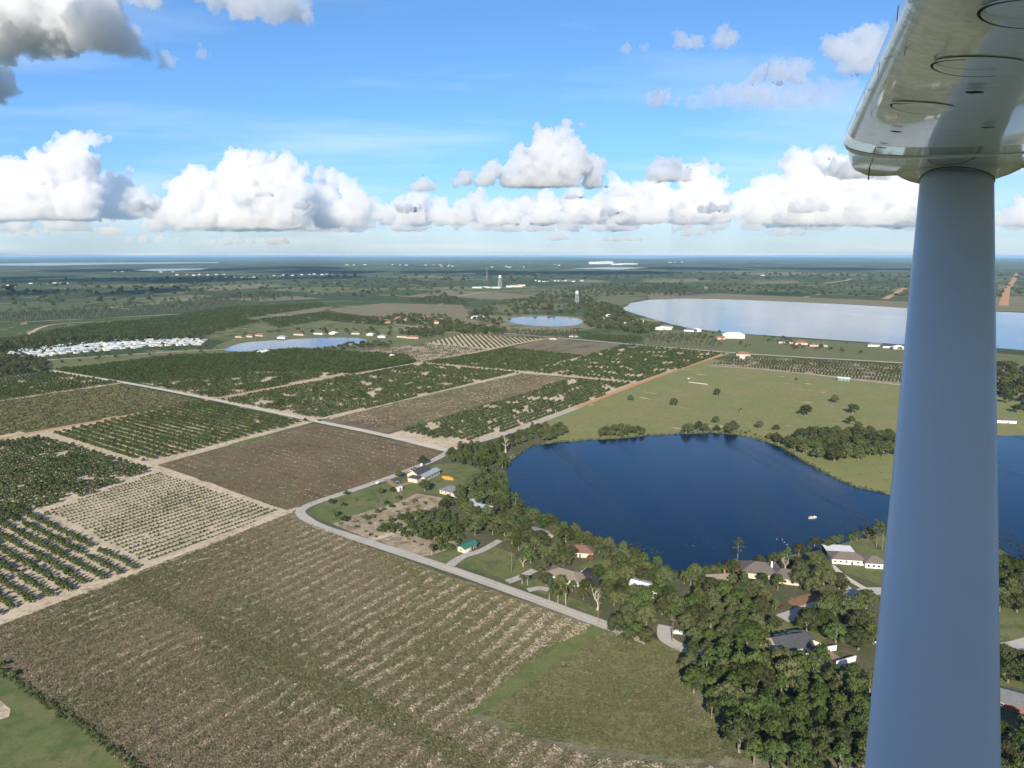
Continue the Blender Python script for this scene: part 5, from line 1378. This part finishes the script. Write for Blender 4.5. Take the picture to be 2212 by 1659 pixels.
def weeds(name, pts, n, label, straw_rows, smin, smax, seed, ang=GB):
    r = random.Random(seed)
    P = [G(x, y) for x, y in pts]
    x0, x1, y0, y1 = min(p.x for p in P), max(p.x for p in P), min(p.y for p in P), max(p.y for p in P)
    out = []
    while len(out) < n:
        x, y = r.uniform(x0, x1), r.uniform(y0, y1)
        if not inside((x, y), P) or not in_view((x, y), 40): continue
        v = -x * math.sin(ang) + y * math.cos(ang)
        row = math.sin(v * 2 * math.pi / 7.6 + noise.noise(Vector((x / 25, y / 25, 1))) * 2.2)
        pm = noise.noise(Vector((x / 42., y / 42., seed)))
        pg = noise.noise(Vector((x / 70., y / 70., seed + 20)))
        band = abs((x - BND[0]) * BND[2] + (y - BND[1]) * BND[3]) < 5 + 4 * pm
        if straw_rows and seed == 3 and band and r.random() < .8: k = 2
        elif straw_rows and row * .85 + pm * .9 + (max(-.35, min(.45, (in_view((x, y), 60)[0] - 850) / 900.)) if seed == 3 else -.25) + .9 * noise.noise(Vector((x / 4., y / 4., 4))) + r.gauss(0, .22) > .58: k = 0 if r.random() < .7 else 1
        elif straw_rows and row < -.2 and r.random() < .6: k = r.choice((2, 3))
        elif straw_rows and r.random() < .25: continue
        else: k = r.choice(((2, 2, 2, 3) if pg > .08 else (1, 1, 1, 3) if pg < -.10 else (1, 1, 2, 3, 3)) if straw_rows else (2, 2, 2, 2, 3) if pg > .05 or seed == 9 else (2, 2, 3, 2, 1))
        out.append((x, y, .06, r.uniform(smin, smax) * (.8 if k == 0 else 1), r.uniform(0, 6), k))
    scatter(name, out, TUFT, label, 'weeds')


weeds('field_weeds', [(-60, 1385), (0, 1352), (614, 1114), (650, 1125), (960, 1246), (1290, 1356), (1180, 1400), (1005, 1550), (1300, 1640), (1640, 1665), (1700, 1700), (320, 1700), (160, 1560), (0, 1440)], 75000, 'weeds and dry stalks of the foreground field', True, .45, 1.0, 3)
weeds('fallow_weeds', [(345, 1004), (678, 917), (945, 973), (935, 994), (640, 1100), (616, 1104)], 8000, 'weeds of the brown fallow field', True, .5, 1.0, 5, GA)
weeds('scrub_weeds', [(-60, 875), (0, 868), (257, 831), (428, 866), (51, 932), (-60, 950)], 9000, 'scrubby growth of the olive field left of the pale road', False, 1.2, 3.0, 9)
weeds('strip_weeds', [(716, 904), (1128, 807), (1222, 818), (1150, 843), (864, 930)], 5000, 'dry weeds of the long fallow strip', True, .8, 1.8, 11)
weeds('meadow_weeds', [(1310, 1362), (1470, 1400), (1500, 1520), (1620, 1640), (1450, 1638), (1150, 1588), (1045, 1545)], 8000, 'tall weeds of the rough meadow', False, .3, .8, 7)

# ------------------------------------------------------------------ the aeroplane
PAINTW = M('white_aircraft_paint', (.80, .80, .78), .24, [(.5, (.74, .74, .71), .5, .7)], coat=.7, spec=.5, bump=(.16, .05))
SEAM = M('panel_gap', (.02, .02, .022), .8)
VPX, VPY, SSTRUT = 1739, 490, 2.1
vh = ray(VPX, VPY); az = math.atan2(vh.x, vh.y)
SLOPE = math.atan2(vh.z, math.hypot(vh.x, vh.y))
SPAN = Vector((math.sin(az) * math.cos(SLOPE), math.cos(az) * math.cos(SLOPE), math.sin(SLOPE)))
FWD = Vector((-math.cos(az), math.sin(az), 0))
UPW = SPAN.cross(FWD) * -1
if UPW.z < 0: UPW = -UPW
cr_ = ray(1820, 300); CORNER = cr_ * (SSTRUT / cr_.dot(SPAN))         # nose of the wing at the strut station, seen from the eye
F0, Z0 = CORNER.dot(FWD), CORNER.dot(UPW)


def wp(s, f, z): return CAM + SPAN * s + FWD * f + UPW * z           # aircraft axes: span, forward, up


def on_wing(x, y, dz=-.052):
    """aircraft coordinates where the line through x, y meets the wing's underside"""
    d = ray(x, y); t = (Z0 + dz) / d.dot(UPW)
    q = d * t
    return q.dot(SPAN), q.dot(FWD)


tip_s, tip_f = on_wing(1840, 345, 0)
print('wing', 'az', math.degrees(az), 'Z0', Z0, 'F0', F0, 'tip', tip_s, tip_f)


def airfoil(chord, thick, n=30):
    up, lo = [], []
    for i in range(n + 1):
        x = .5 * (1 - math.cos(math.pi * i / n))
        t = 5 * thick * (.2969 * math.sqrt(x) - .126 * x - .3516 * x * x + .2843 * x ** 3 - .1036 * x ** 4)
        c = .02 / .16 * (.8 * x - x * x) if x < .4 else .02 / .36 * (.2 + .8 * x - x * x)
        up.append((-x * chord, (c + t) * chord)); lo.append((-x * chord, (c - t * .85) * chord))
    return up[::-1] + lo[1:-1]


def loft(secs, closed=True):
    V, Fc, n = [], [], len(secs[0])
    for s in secs: V += s
    for i in range(len(secs) - 1):
        for k in range(n):
            Fc.append((i * n + k, i * n + (k + 1) % n, (i + 1) * n + (k + 1) % n, (i + 1) * n + k))
    if closed: Fc += [tuple(range(n))[::-1], tuple(range((len(secs) - 1) * n, len(secs) * n))]
    return V, Fc


plane = tag(empty('aeroplane', CAM), 'white high wing light aeroplane whose wing and strut frame the right side', 'aeroplane')
plane_inv = plane.matrix_world.inverted()


def part(name, V, Fc, m, parent=None, smooth=True):
    """vertices are given in place; parts hang from the aeroplane"""
    V = [Vector(v) - CAM for v in V]
    o = mesh_obj(name, mesh(name, V, Fc, m, None, smooth), parent or plane)
    return o


def wing_section(s, f, z, chord, thick, drop=0):
    return [wp(s, f + x, z + y - drop) for x, y in airfoil(chord, thick)]


secs = [wing_section(s, F0, Z0, 1.6, .12) for s in (-1.0, -.4, .2, .8, 1.4, 1.9, SSTRUT)]
wing = part('wing', *loft(secs), PAINTW)
Ld = tip_s - SSTRUT
osec = [wing_section(SSTRUT + .004 + Ld * t, F0 + (tip_f - F0) * t - .0, Z0 + .0 * t, 1.6 - .42 * t, .12 - .02 * t, .02 * t * t) for t in (0, .25, .5, .75, .93)]
osec += [wing_section(SSTRUT + Ld * 1.0, tip_f - .01, Z0 - .01, 1.12, .08, .02), wing_section(SSTRUT + Ld * 1.03, tip_f - .05, Z0 - .02, 1.0, .05, .03)]
outer = part('outer_wing', *loft(osec), PAINTW)
part('wing_far_side', *loft([wing_section(s, F0, Z0, 1.6 if s > -4 else 1.15, .12) for s in (-6.8, -4.6, -4.0, -3.0, -2.0, -1.004)]), PAINTW)
# panel seams, inspection plates, drain and static wicks
LOWZ = -.092


def underside(s, f, extra=.004):
    x = min(max((F0 - f) / 1.6, 0.001), .99)
    t = 5 * .12 * (.2969 * math.sqrt(x) - .126 * x - .3516 * x * x + .2843 * x ** 3 - .1036 * x ** 4)
    c = .02 / .16 * (.8 * x - x * x) if x < .4 else .02 / .36 * (.2 + .8 * x - x * x)
    return wp(s, f, Z0 + (c - t * .85) * 1.6 - extra)


def seam(name, pts, w, parent, m=SEAM):
    V, Fc = [], []
    for (s0, f0), (s1, f1) in zip(pts, pts[1:]):
        for t in range(8):
            pass
    P = []
    for (s0, f0), (s1, f1) in zip(pts, pts[1:]):
        k = max(2, int(math.hypot(s1 - s0, f1 - f0) / .06))
        P += [(s0 + (s1 - s0) * i / k, f0 + (f1 - f0) * i / k) for i in range(k)]
    P.append(pts[-1])
    for i, (s, f) in enumerate(P):
        a, b = P[max(i - 1, 0)], P[min(i + 1, len(P) - 1)]
        d = Vector((b[0] - a[0], b[1] - a[1])).normalized(); nx, ny = -d.y * w / 2, d.x * w / 2
        V += [underside(s + nx, f + ny), underside(s - nx, f - ny)]
    Fc = [(2 * i, 2 * i + 1, 2 * i + 3, 2 * i + 2) for i in range(len(P) - 1)]
    return part(name, V, Fc, m, parent, False)


seam('panel_seam', [(SSTRUT - .015, F0 - .02), (SSTRUT - .015, F0 - 1.55)], .012, wing)
for (x, y, r) in ((2112, 156, .046), (1992, 245, .044), (2252, 40, .046)):
    s, f = on_wing(x, y)
    ring, disc = [], []
    n = 28
    for k in range(n):
        a = R(-35 + 190 * k / (n - 1))
        ring += [underside(s + math.cos(a) * r, f + math.sin(a) * r, .0045), underside(s + math.cos(a) * (r + .003), f + math.sin(a) * (r + .003), .0045)]
        a = 2 * math.pi * k / n
        disc.append(underside(s + math.cos(a) * r * .97, f + math.sin(a) * r * .99, .0012))
    pl = part('inspection_plate', disc, [tuple(range(n))], PAINTW, wing)
    part('plate_rim', ring, [(2 * k, 2 * k + 1, (2 * k + 3) % (2 * n), (2 * k + 2) % (2 * n)) for k in range(n - 1)], SEAM, pl, False)
for x, y in ((2135, 268), (2105, 190 + 10), (1935, 292), (1905, 325), (2250, 120)):
    s, f = on_wing(x, y)
    part('drain_plug', [underside(s + math.cos(k) * .012, f + math.sin(k) * .012, .005) for k in range(6)], [tuple(range(6))], SEAM, wing, False)
for i in range(14):
    s = .5 + i * .12
    q = wp(s, F0 + .004 - .03 * RND.random(), Z0 - .03 * RND.random())
    d = .005
    part('insect_speck', [q + SPAN * d - UPW * .01, q - SPAN * d - UPW * .01, q - SPAN * d + UPW * d, q + SPAN * d + UPW * d], [(0, 1, 2, 3)], SEAM, wing, False)
# aileron along the outer trailing edge, lower lip showing under the tip
asec = []
for t in (.18, .5, .85):
    s = SSTRUT + Ld * t
    f = F0 + (tip_f - F0) * t - (1.6 - .42 * t) * .80
    asec.append([wp(s, f, Z0 + .01), wp(s, f, Z0 - .045), wp(s, f - .28, Z0 - .06), wp(s, f - .28, Z0 - .05)])
part('aileron', *loft(asec), PAINTW, None, False)
for ws, wf in (on_wing(1878, 368, -.05),):
    q = wp(ws, wf, Z0 - .06)
    mb = MB().tube([q + UPW * .03, q - UPW * .02], .002, 5)
    part('static_wick', mb.V, mb.F, SEAM, outer, False)

# strut with its flared fairing
TT = Z0 / ray(2066, 338).dot(UPW) * .93
S_top, S_bot = ray(2066, 385) * TT, ray(2012, 1659) * TT * .545
AX = (S_bot - S_top).normalized()
CH = (FWD - AX * FWD.dot(AX)).normalized()                           # chord of the strut lies along the flight path
TH = AX.cross(CH).normalized()
CHORD = 153 / F * TT / max(.5, abs(CH.dot(Vector((1, 0, 0))))) * .80


def strut_ring(c, ch, th, sh=0.0):
    out = []
    for k in range(28):
        a = 2 * math.pi * k / 28
        x = math.cos(a); y = math.sin(a) * (1 - .25 * (1 - x) / 2)
        out.append(CAM + c + CH * (x * ch / 2 + sh) + TH * y * th / 2)
    return out


ext = S_bot + AX * .75
strut = part('strut', *loft([strut_ring(S_top + (ext - S_top) * t, CHORD, .10) for t in (0, .02, .25, .5, .75, 1)]), M('sky_tinted_strut_paint', (.58, .63, .72), .45, [(.4, (.54, .59, .68), .5, .7)], coat=.12, spec=.4))  # white paint with the blue of the sky light mixed into its colour
top_dir = -AX
fr = []
for k, (d, c, t) in enumerate(((-.012, 1.02, .104), (.004, 1.03, .106), (.03, 1.06, .11), (.06, 1.16, .12), (.085, 1.35, .13), (.105, 1.60, .17), (.118, 1.95, .23))):
    fr.append(strut_ring(S_top + top_dir * (d if d < .01 else d * .92), CHORD * c, t))
fair = part('strut_fairing', *loft(fr), PAINTW)
part('fairing_seam', *loft([strut_ring(S_top + top_dir * -.014, CHORD * 1.028, .1085), strut_ring(S_top + top_dir * -.009, CHORD * 1.028, .1085)], False), SEAM, fair, False)

# fuselage and tail, behind and below the eye
def hull_ring(f, s0, s1, z0, z1):
    cx, cz, a, b = (s0 + s1) / 2, (z0 + z1) / 2, (s1 - s0) / 2, (z1 - z0) / 2
    out = []
    for k in range(20):
        t = 2 * math.pi * k / 20
        c, s = math.cos(t), math.sin(t)
        out.append(wp(cx + a * math.copysign(abs(c) ** .55, c), f, cz + b * math.copysign(abs(s) ** .55, s)))
    return out


hs = [(F0 + 1.75, -1.05, -.95, -.75, -.65), (F0 + 1.7, -1.4, -.6, -1.1, -.3), (F0 + .9, -1.5, -.5, -1.3, -.2), (F0 + .2, -1.52, -.48, -1.45, -.1), (F0 - .1, -1.52, -.48, -1.5, Z0 - .05), (F0 - 1.3, -1.52, -.48, -1.5, Z0 - .05), (F0 - 2.2, -1.42, -.58, -1.35, Z0 - .12), (F0 - 5.2, -1.12, -.88, -.75, -.3)]
part('fuselage', *loft([hull_ring(*h) for h in hs]), PAINTW)
part('tail_fin', *loft([[wp(-1 + sx, F0 - 4.4 - .5 * t - dx * (1 - .35 * t), -.3 + 1.35 * t) for sx, dx in ((0, 0), (.05, .4), (0, 1.0), (-.05, .4))] for t in (0, 1)]), PAINTW)
part('tailplane', *loft([[wp(s, F0 - 4.5 - abs(s + 1) * .15 - dx, -.45 + sz) for sz, dx in ((0, 0), (.04, .35), (0, .85), (-.04, .35))] for s in (-2.7, -1, .7)]), PAINTW)

# ------------------------------------------------------------------ clouds, far outside the haze
CM = {}
NTRI = []


def vapour(d, alb=.62):
    d = (d, alb)
    if d not in CM:
        m = bpy.data.materials.new('cloud_vapour'); m.use_nodes = True
        n = m.node_tree.nodes; n.clear()
        o, v = n.new('ShaderNodeOutputMaterial'), n.new('ShaderNodeVolumePrincipled')
        v.inputs['Color'].default_value = (1 - (1 - alb) * 1.12, 1 - (1 - alb) * .98, 1 - (1 - alb) * .72, 1); v.inputs['Density'].default_value = d[0]; v.inputs['Anisotropy'].default_value = .25
        m.node_tree.links.new(v.outputs[0], o.inputs['Volume'])
        CM[d] = m
    return CM[d]


def cloud(label, puffs, base, dist, mfp=360., seed=0, vox=2.1, depth=1.0, grow=1.34, alb=.95, dirs=None, world=None, base_z=None, lvl=((9, .34, .58), (7, .3, .5), (2, .4, .6)), rough=1.0, fill=True):
    """puffs: (x, y, radius) as surveyed against the sky, at dist metres; world: ready world puffs"""
    r = random.Random(seed)
    px = dist / F
    S = [(ray(x, y) * (dist + r.uniform(-1.2, 1.2) * q * px * depth), q * px * grow) for x, y, q in puffs] if world is None else [(Vector(c) - CAM, q) for c, q in world]
    bz = (ray(CX, base + (r.uniform(-5, 5) if dist > 30000 else 0)) * dist).z if base_z is None else base_z - CAM.z
    med = sorted(q for c, q in S)[len(S) // 2]
    for c, q in list(S):                        # fill down to the common flat base
        k = c.z - q * .7
        while k > bz and fill and q >= med * .95:
            S.append((Vector((c.x + r.uniform(-.3, .3) * q, c.y, k)), q * r.uniform(.9, 1.08))); k -= q * .8
    out, cur = list(S), S
    for cnt, lo, hi in lvl:
        nx = []
        for c, q in cur:
            for k in range(cnt):
                v = Vector((r.gauss(0, 1), r.gauss(0, 1) - .35, r.gauss(0, 1) + .3)).normalized()
                nx.append((c + v * q * r.uniform(.7, 1.0), q * r.uniform(lo, hi)))
        out += nx; cur = nx
    V, Fc, o = [], [], 0
    IFa, IFb = np.array(IF2), np.array(IF1)
    for n_, (c, q) in enumerate(out):
        if c.z < bz - q * .4 and q < S[0][1] * .5: continue
        A, B = (IV2, IFa) if n_ < len(S) else (IV1, IFb)
        v = A * q + np.array(c[:]); V.append(v); Fc.append(B + o); o += len(A)
    V, Fc = np.concatenate(V), np.concatenate(Fc)
    low = V[:, 2] < bz
    V[low, 2] = bz - (bz - V[low, 2]) * .10
    c0 = V.mean(0); V = V - c0
    me = bpy.data.meshes.new('cumulus_cloud')
    me.vertices.add(len(V)); me.vertices.foreach_set('co', V.astype(np.float32).ravel())
    me.loops.add(Fc.size); me.loops.foreach_set('vertex_index', Fc.astype(np.int32).ravel())
    me.polygons.add(len(Fc)); me.polygons.foreach_set('loop_start', np.arange(0, Fc.size, 3, dtype=np.int32)); me.polygons.foreach_set('loop_total', np.full(len(Fc), 3, dtype=np.int32))
    me.update(calc_edges=True)
    tmp = bpy.data.objects.new('cloud_mould', me)
    COL.objects.link(tmp)
    m = tmp.modifiers.new('blend', 'REMESH'); m.mode = 'VOXEL'; m.voxel_size = vox * px
    for typ, sc, st, mid in (('CLOUDS', 24, 9, .5), ('VORONOI', 15, -7, .35), ('VORONOI', 7, -3.6, .35), ('CLOUDS', 4.5, 2.4, .5)):
        t = bpy.data.textures.new('billow', typ); t.noise_scale = sc * px
        dm = tmp.modifiers.new('billow', 'DISPLACE'); dm.texture = t; dm.strength = st * px * rough; dm.texture_coords = 'LOCAL'; dm.mid_level = mid
    dg = bpy.context.evaluated_depsgraph_get()
    fin = bpy.data.meshes.new_from_object(tmp.evaluated_get(dg))
    bpy.data.objects.remove(tmp); bpy.data.meshes.remove(me)
    fin.name = 'cumulus_cloud'
    NTRI.append(len(fin.polygons) * 2)
    ob = mesh_obj('cumulus_cloud', fin, None, CAM + Vector(c0))
    fin.materials.clear(); fin.materials.append(vapour(1. / mfp, alb))
    return tag(ob, label, 'cloud', None, 'thing')


cloud('towering white cloud at the left edge of the bank', [(165, 308, 20), (205, 303, 13), (238, 300, 7), (150, 332, 24), (90, 352, 20), (40, 378, 25), (120, 380, 36), (170, 370, 32), (5, 400, 36), (-60, 410, 50), (60, 420, 40), (120, 430, 35), (170, 430, 32), (20, 440, 30)], 472, 33000, seed=11)
cloud('small white heap between the two great left clouds', [(232, 388, 14), (280, 368, 8), (262, 410, 22), (215, 432, 24), (300, 432, 20), (330, 450, 18), (260, 445, 22)], 470, 36000, 380, seed=12)
cloud('great cauliflower cloud left of the middle', [(520, 347, 20), (557, 347, 17), (500, 377, 26), (560, 387, 38), (620, 352, 17), (655, 372, 14), (600, 402, 38), (540, 430, 42), (430, 384, 22), (400, 412, 27), (450, 430, 38), (385, 452, 25), (640, 440, 32), (430, 466, 28), (520, 462, 32), (600, 466, 28), (350, 470, 14)], 498, 34000, seed=13)
cloud('hazy white shoulder right of the cauliflower cloud', [(690, 374, 12), (722, 388, 16), (752, 402, 16), (705, 420, 22), (765, 430, 22), (685, 450, 22), (792, 448, 20), (655, 470, 17), (725, 466, 22), (815, 455, 14)], 492, 37000, 380, seed=14)
cloud('low white bank left of the leaning cloud', [(862, 442, 13), (900, 433, 17), (950, 446, 17), (838, 470, 16), (905, 466, 22), (1000, 452, 17), (1022, 434, 10), (985, 474, 18), (1065, 470, 18), (1035, 460, 16)], 489, 38000, 380, seed=15)
cloud('leaning grey based cloud in the middle of the sky', [(1163, 278, 9), (1180, 290, 12), (1222, 268, 9), (1254, 268, 5), (1170, 306, 17), (1214, 298, 16), (1182, 332, 26), (1125, 348, 20), (1240, 334, 22), (1065, 367, 16), (1005, 388, 15), (985, 398, 9), (1150, 364, 26), (1215, 362, 28), (1275, 358, 20), (1298, 356, 11), (1050, 388, 17), (1100, 384, 18)], 404, 15000, 130, seed=16, alb=.915)
cloud('small grey puff left of the leaning cloud', [(918, 394, 12), (900, 402, 9), (934, 402, 9), (878, 407, 5)], 413, 15000, 130, seed=17)
cloud('white bank under the leaning cloud', [(1180, 425, 14), (1240, 424, 17), (1135, 442, 16), (1300, 442, 20), (1105, 462, 18), (1180, 458, 24), (1255, 462, 26), (1080, 470, 12)], 486, 38000, 330, seed=18)
cloud('white tower bank right of the leaning cloud', [(1323, 382, 11), (1330, 410, 18), (1380, 412, 17), (1402, 394, 9), (1420, 430, 30), (1360, 440, 30), (1482, 374, 15), (1520, 364, 13), (1548, 367, 10), (1500, 402, 26), (1542, 412, 20), (1482, 440, 30), (1552, 450, 20), (1330, 460, 24), (1405, 468, 24), (1570, 430, 12)], 486, 35000, seed=19)
cloud('grey puff in front of the right white tower', [(1430, 352, 11), (1412, 370, 14), (1450, 370, 18), (1480, 378, 11), (1398, 382, 7)], 391, 16000, 150, seed=20, alb=.90)
cloud('broad white bank reaching behind the wing', [(1640, 402, 16), (1662, 396, 14), (1690, 420, 30), (1622, 440, 28), (1740, 400, 34), (1722, 354, 24), (1780, 348, 22), (1815, 372, 30), (1830, 420, 36), (1702, 460, 28), (1780, 460, 30), (1880, 430, 36), (1945, 440, 36), (1645, 466, 20), (1930, 390, 30), (2010, 440, 40), (1590, 462, 12)], 492, 34000, seed=21)
cloud('grey cloud close to the wing tip', [(1800, 366, 15), (1835, 372, 20), (1870, 376, 18), (1905, 380, 14)], 388, 16000, 150, seed=22, alb=.90)
cloud('small grey cloud across the right white bank', [(1722, 446, 11), (1750, 444, 13), (1780, 448, 10), (1708, 454, 6)], 458, 24000, 200, seed=23)
cloud('tiny dark cloud in front of the cauliflower cloud', [(570, 419, 6), (583, 419, 5), (557, 421, 4)], 424, 18000, 160, seed=24)
cloud('flat blue grey cloud under the leaning cloud', [(1225, 424, 5), (1243, 421, 7), (1262, 424, 5), (1210, 426, 3)], 429, 18000, 160, seed=25)
cloud('white cloud right of the strut', [(2178, 472, 16), (2206, 452, 18), (2150, 480, 12), (2240, 460, 26)], 494, 35000, seed=26)
for i, (x, y, w) in enumerate(((235, 500, 30), (330, 520, 60), (505, 522, 45), (600, 523, 22), (1205, 517, 18), (1345, 521, 40), (720, 500, 40), (60, 505, 45), (1500, 500, 50), (1700, 505, 40), (1100, 495, 50))):
    cloud('faint low cloud strip near the horizon', [(x + w * (k - 1.5) * .6, y + (k % 2) - 2, 9 if k in (1, 2) else 6) for k in range(4)], y + 4, 52000, 330, seed=40 + i, vox=1.8, lvl=((7, .4, .6),), rough=.5)['group'] = 'low cloud strips near the horizon'
for i, (x, y, w) in enumerate(((300, 448, 60), (884, 452, 44), (1540, 452, 52), (1322, 462, 40), (660, 446, 40))):
    cloud('small flat blue grey cloud in front of the white bank', [(x + w * (k - 1) * .5, y + (k % 2) - 2, w * .22 if k == 1 else w * .15) for k in range(3)], y + w * .16, 22000, 150, seed=120 + i, vox=1.8, alb=.84, fill=False, lvl=((8, .35, .6), (4, .35, .5)))['group'] = 'small blue grey clouds before the bank'
for i, (xa, xb, lab) in enumerate(((-80, 640, 'long pale bank behind the left clouds'), (620, 1330, 'long pale bank behind the middle clouds'), (1300, 2260, 'long pale bank behind the right clouds'))):
    r_ = random.Random(60 + i)
    cloud(lab, [(xa + (xb - xa) * (k + r_.random()) / 22, 478 - r_.uniform(0, 46), r_.uniform(12, 24)) for k in range(22)], 498, 44000, 520, seed=90 + i, vox=2.6)
# nearer clouds overhead; a lowered alb puts their grey shade into the colour
cloud('large grey bottomed cloud in the upper left corner', [(30, -20, 70), (120, 0, 66), (190, 30, 52), (235, 70, 38), (275, 100, 26), (305, 118, 17), (-40, 40, 70), (60, 50, 45), (140, 75, 40)], 128, 5200, 95, seed=30, fill=False, alb=.94, vox=3.5, rough=1.5)
cloud('torn cloud shred beside the large corner cloud', [(350, 120, 11), (362, 138, 14), (340, 96, 7), (300, -10, 22), (335, 0, 18)], 152, 5600, 150, seed=31, fill=False, vox=2.2, rough=1.5)
cloud('grey cloud sliding in at the top', [(470, -20, 30), (530, 0, 34), (590, 8, 34), (640, 22, 24), (665, 40, 12), (430, -30, 26)], 58, 5600, 150, seed=32, fill=False, alb=.89, vox=2.1, rough=1.5)
cloud('dark cloud cut by the left edge', [(-30, 180, 36), (5, 160, 20), (15, 190, 18), (-30, 215, 30)], 226, 5200, 95, seed=33, fill=False, alb=.89, vox=3, rough=1.5)
cloud('thin wisp below the top left clouds', [(432, 100, 5), (442, 112, 6), (455, 122, 5)], 126, 6500, 160, seed=34, vox=1.8, rough=1.2)
for i, (puffs, base, lab) in enumerate((([(1352, 100, 9), (1388, 104, 9)], 114, 'little torn cloud high right of the middle'), ([(1472, 96, 16), (1500, 90, 14), (1560, 82, 18), (1585, 78, 12), (1460, 74, 7)], 106, 'pale ragged cloud high at right'), ([(1640, 162, 16), (1680, 150, 20), (1720, 148, 18), (1745, 142, 12)], 180, 'grey long cloud above the veil of thin cloud'), ([(1800, 100, 20), (1840, 110, 30), (1790, 92, 12), (1870, 90, 30)], 150, 'soft grey cloud touching the wing edge'), ([(1412, 212, 13), (1434, 206, 15), (1462, 222, 9)], 232, 'small cloud at the left end of the thin veil'))):
    cloud(lab, puffs, base, 8000, 230, seed=50 + i, vox=2.0, rough=1.4)
cloud('broad thin veil of high cloud at right', [(1500 + 34 * k, 222 - 10 * math.sin(k * .7) - 3 * k, 17 + 7 * math.sin(k * .33)) for k in range(11)] + [(1620 + 40 * k, 180 + 6 * (k % 2), 14) for k in range(5)], 260, 12000, 650, seed=58, vox=2.4, rough=1.6, fill=False, lvl=((8, .35, .6),))
# broken cumulus above and behind the eye: it shades the bands of dark land further off
sh = Vector((SUNDIR.x, SUNDIR.y, 0)).normalized() * (4300 / math.tan(ELEV))
for i, (x, y, wx, wy) in enumerate(((120, 606, 900, 260), (420, 604, 900, 240), (300, 585, 1100, 420), (520, 583, 900, 360), (760, 590, 800, 320), (1180, 591, 1100, 320), (1000, 588, 700, 300), (1700, 581, 1500, 420), (1880, 583, 900, 350), (1590, 638, 300, 60), (40, 640, 400, 120))):
    g = G(x, y) - sh
    r = random.Random(70 + i)
    wpf = [((g.x + r.uniform(-wx, wx), g.y + r.uniform(-wy, wy), 4300 + r.uniform(30, 160)), r.uniform(.35, .6) * min(wx, 3 * wy) * .7) for k in range(7)]
    cloud('broken cumulus overhead whose shadow darkens the far land', None, 0, 5000, 90, seed=80 + i, vox=14, world=wpf, base_z=4300, lvl=((6, .35, .55),))['group'] = 'cumulus overhead'

print('cloud triangles', sum(NTRI))
# second ring of haze, added above the first to fade the cloud bases
veil = MB()
R0, R1, nv = 24000., 62000., 96
V = [(r * math.cos(2 * math.pi * k / nv), r * math.sin(2 * math.pi * k / nv), z) for z in (330., 3000.) for r in (R0, R1) for k in range(nv)]
Fc = []
for k in range(nv):
    a, b = k, (k + 1) % nv
    Fc += [(a, b, nv + b, nv + a)[::-1], (2 * nv + a, 2 * nv + b, 3 * nv + b, 3 * nv + a), (a, b, 2 * nv + b, 2 * nv + a), (nv + a, nv + b, 3 * nv + b, 3 * nv + a)[::-1]]
Fc = [f[::-1] for f in Fc]
vm_ = bpy.data.materials.new('upper_haze_vapour'); vm_.use_nodes = True
vn = vm_.node_tree.nodes; vn.clear()
vo, vv = vn.new('ShaderNodeOutputMaterial'), vn.new('ShaderNodeVolumeScatter')
vv.inputs['Color'].default_value = (.32, .56, 1.0, 1); vv.inputs['Density'].default_value = 3.4e-5
vm_.node_tree.links.new(vv.outputs[0], vo.inputs['Volume'])
tag(mesh_obj('upper_haze', mesh('upper_haze', V, Fc, vm_)), 'pale blue second haze added all along the horizon', 'cloud', None, 'stuff')

# ------------------------------------------------------------------ haze
hb = MB().box((0, 0, (H + 8) / 2 - 1), (190000, 190000, H + 10))
hz = hb.obj('haze', bpy.data.materials.new('humid_air'))
tag(hz, 'thin blue haze of humid air over the land', 'haze', None, 'stuff')
hm = hz.data.materials[0]; hm.use_nodes = True
hn = hm.node_tree.nodes; hn.clear()
ho, hv = hn.new('ShaderNodeOutputMaterial'), hn.new('ShaderNodeVolumePrincipled')
hv.inputs['Color'].default_value = (.40, .68, 1.0, 1)
hv.inputs['Density'].default_value = 2.3e-5
hv.inputs['Anisotropy'].default_value = 0.0
hm.node_tree.links.new(hv.outputs[0], ho.inputs['Volume'])
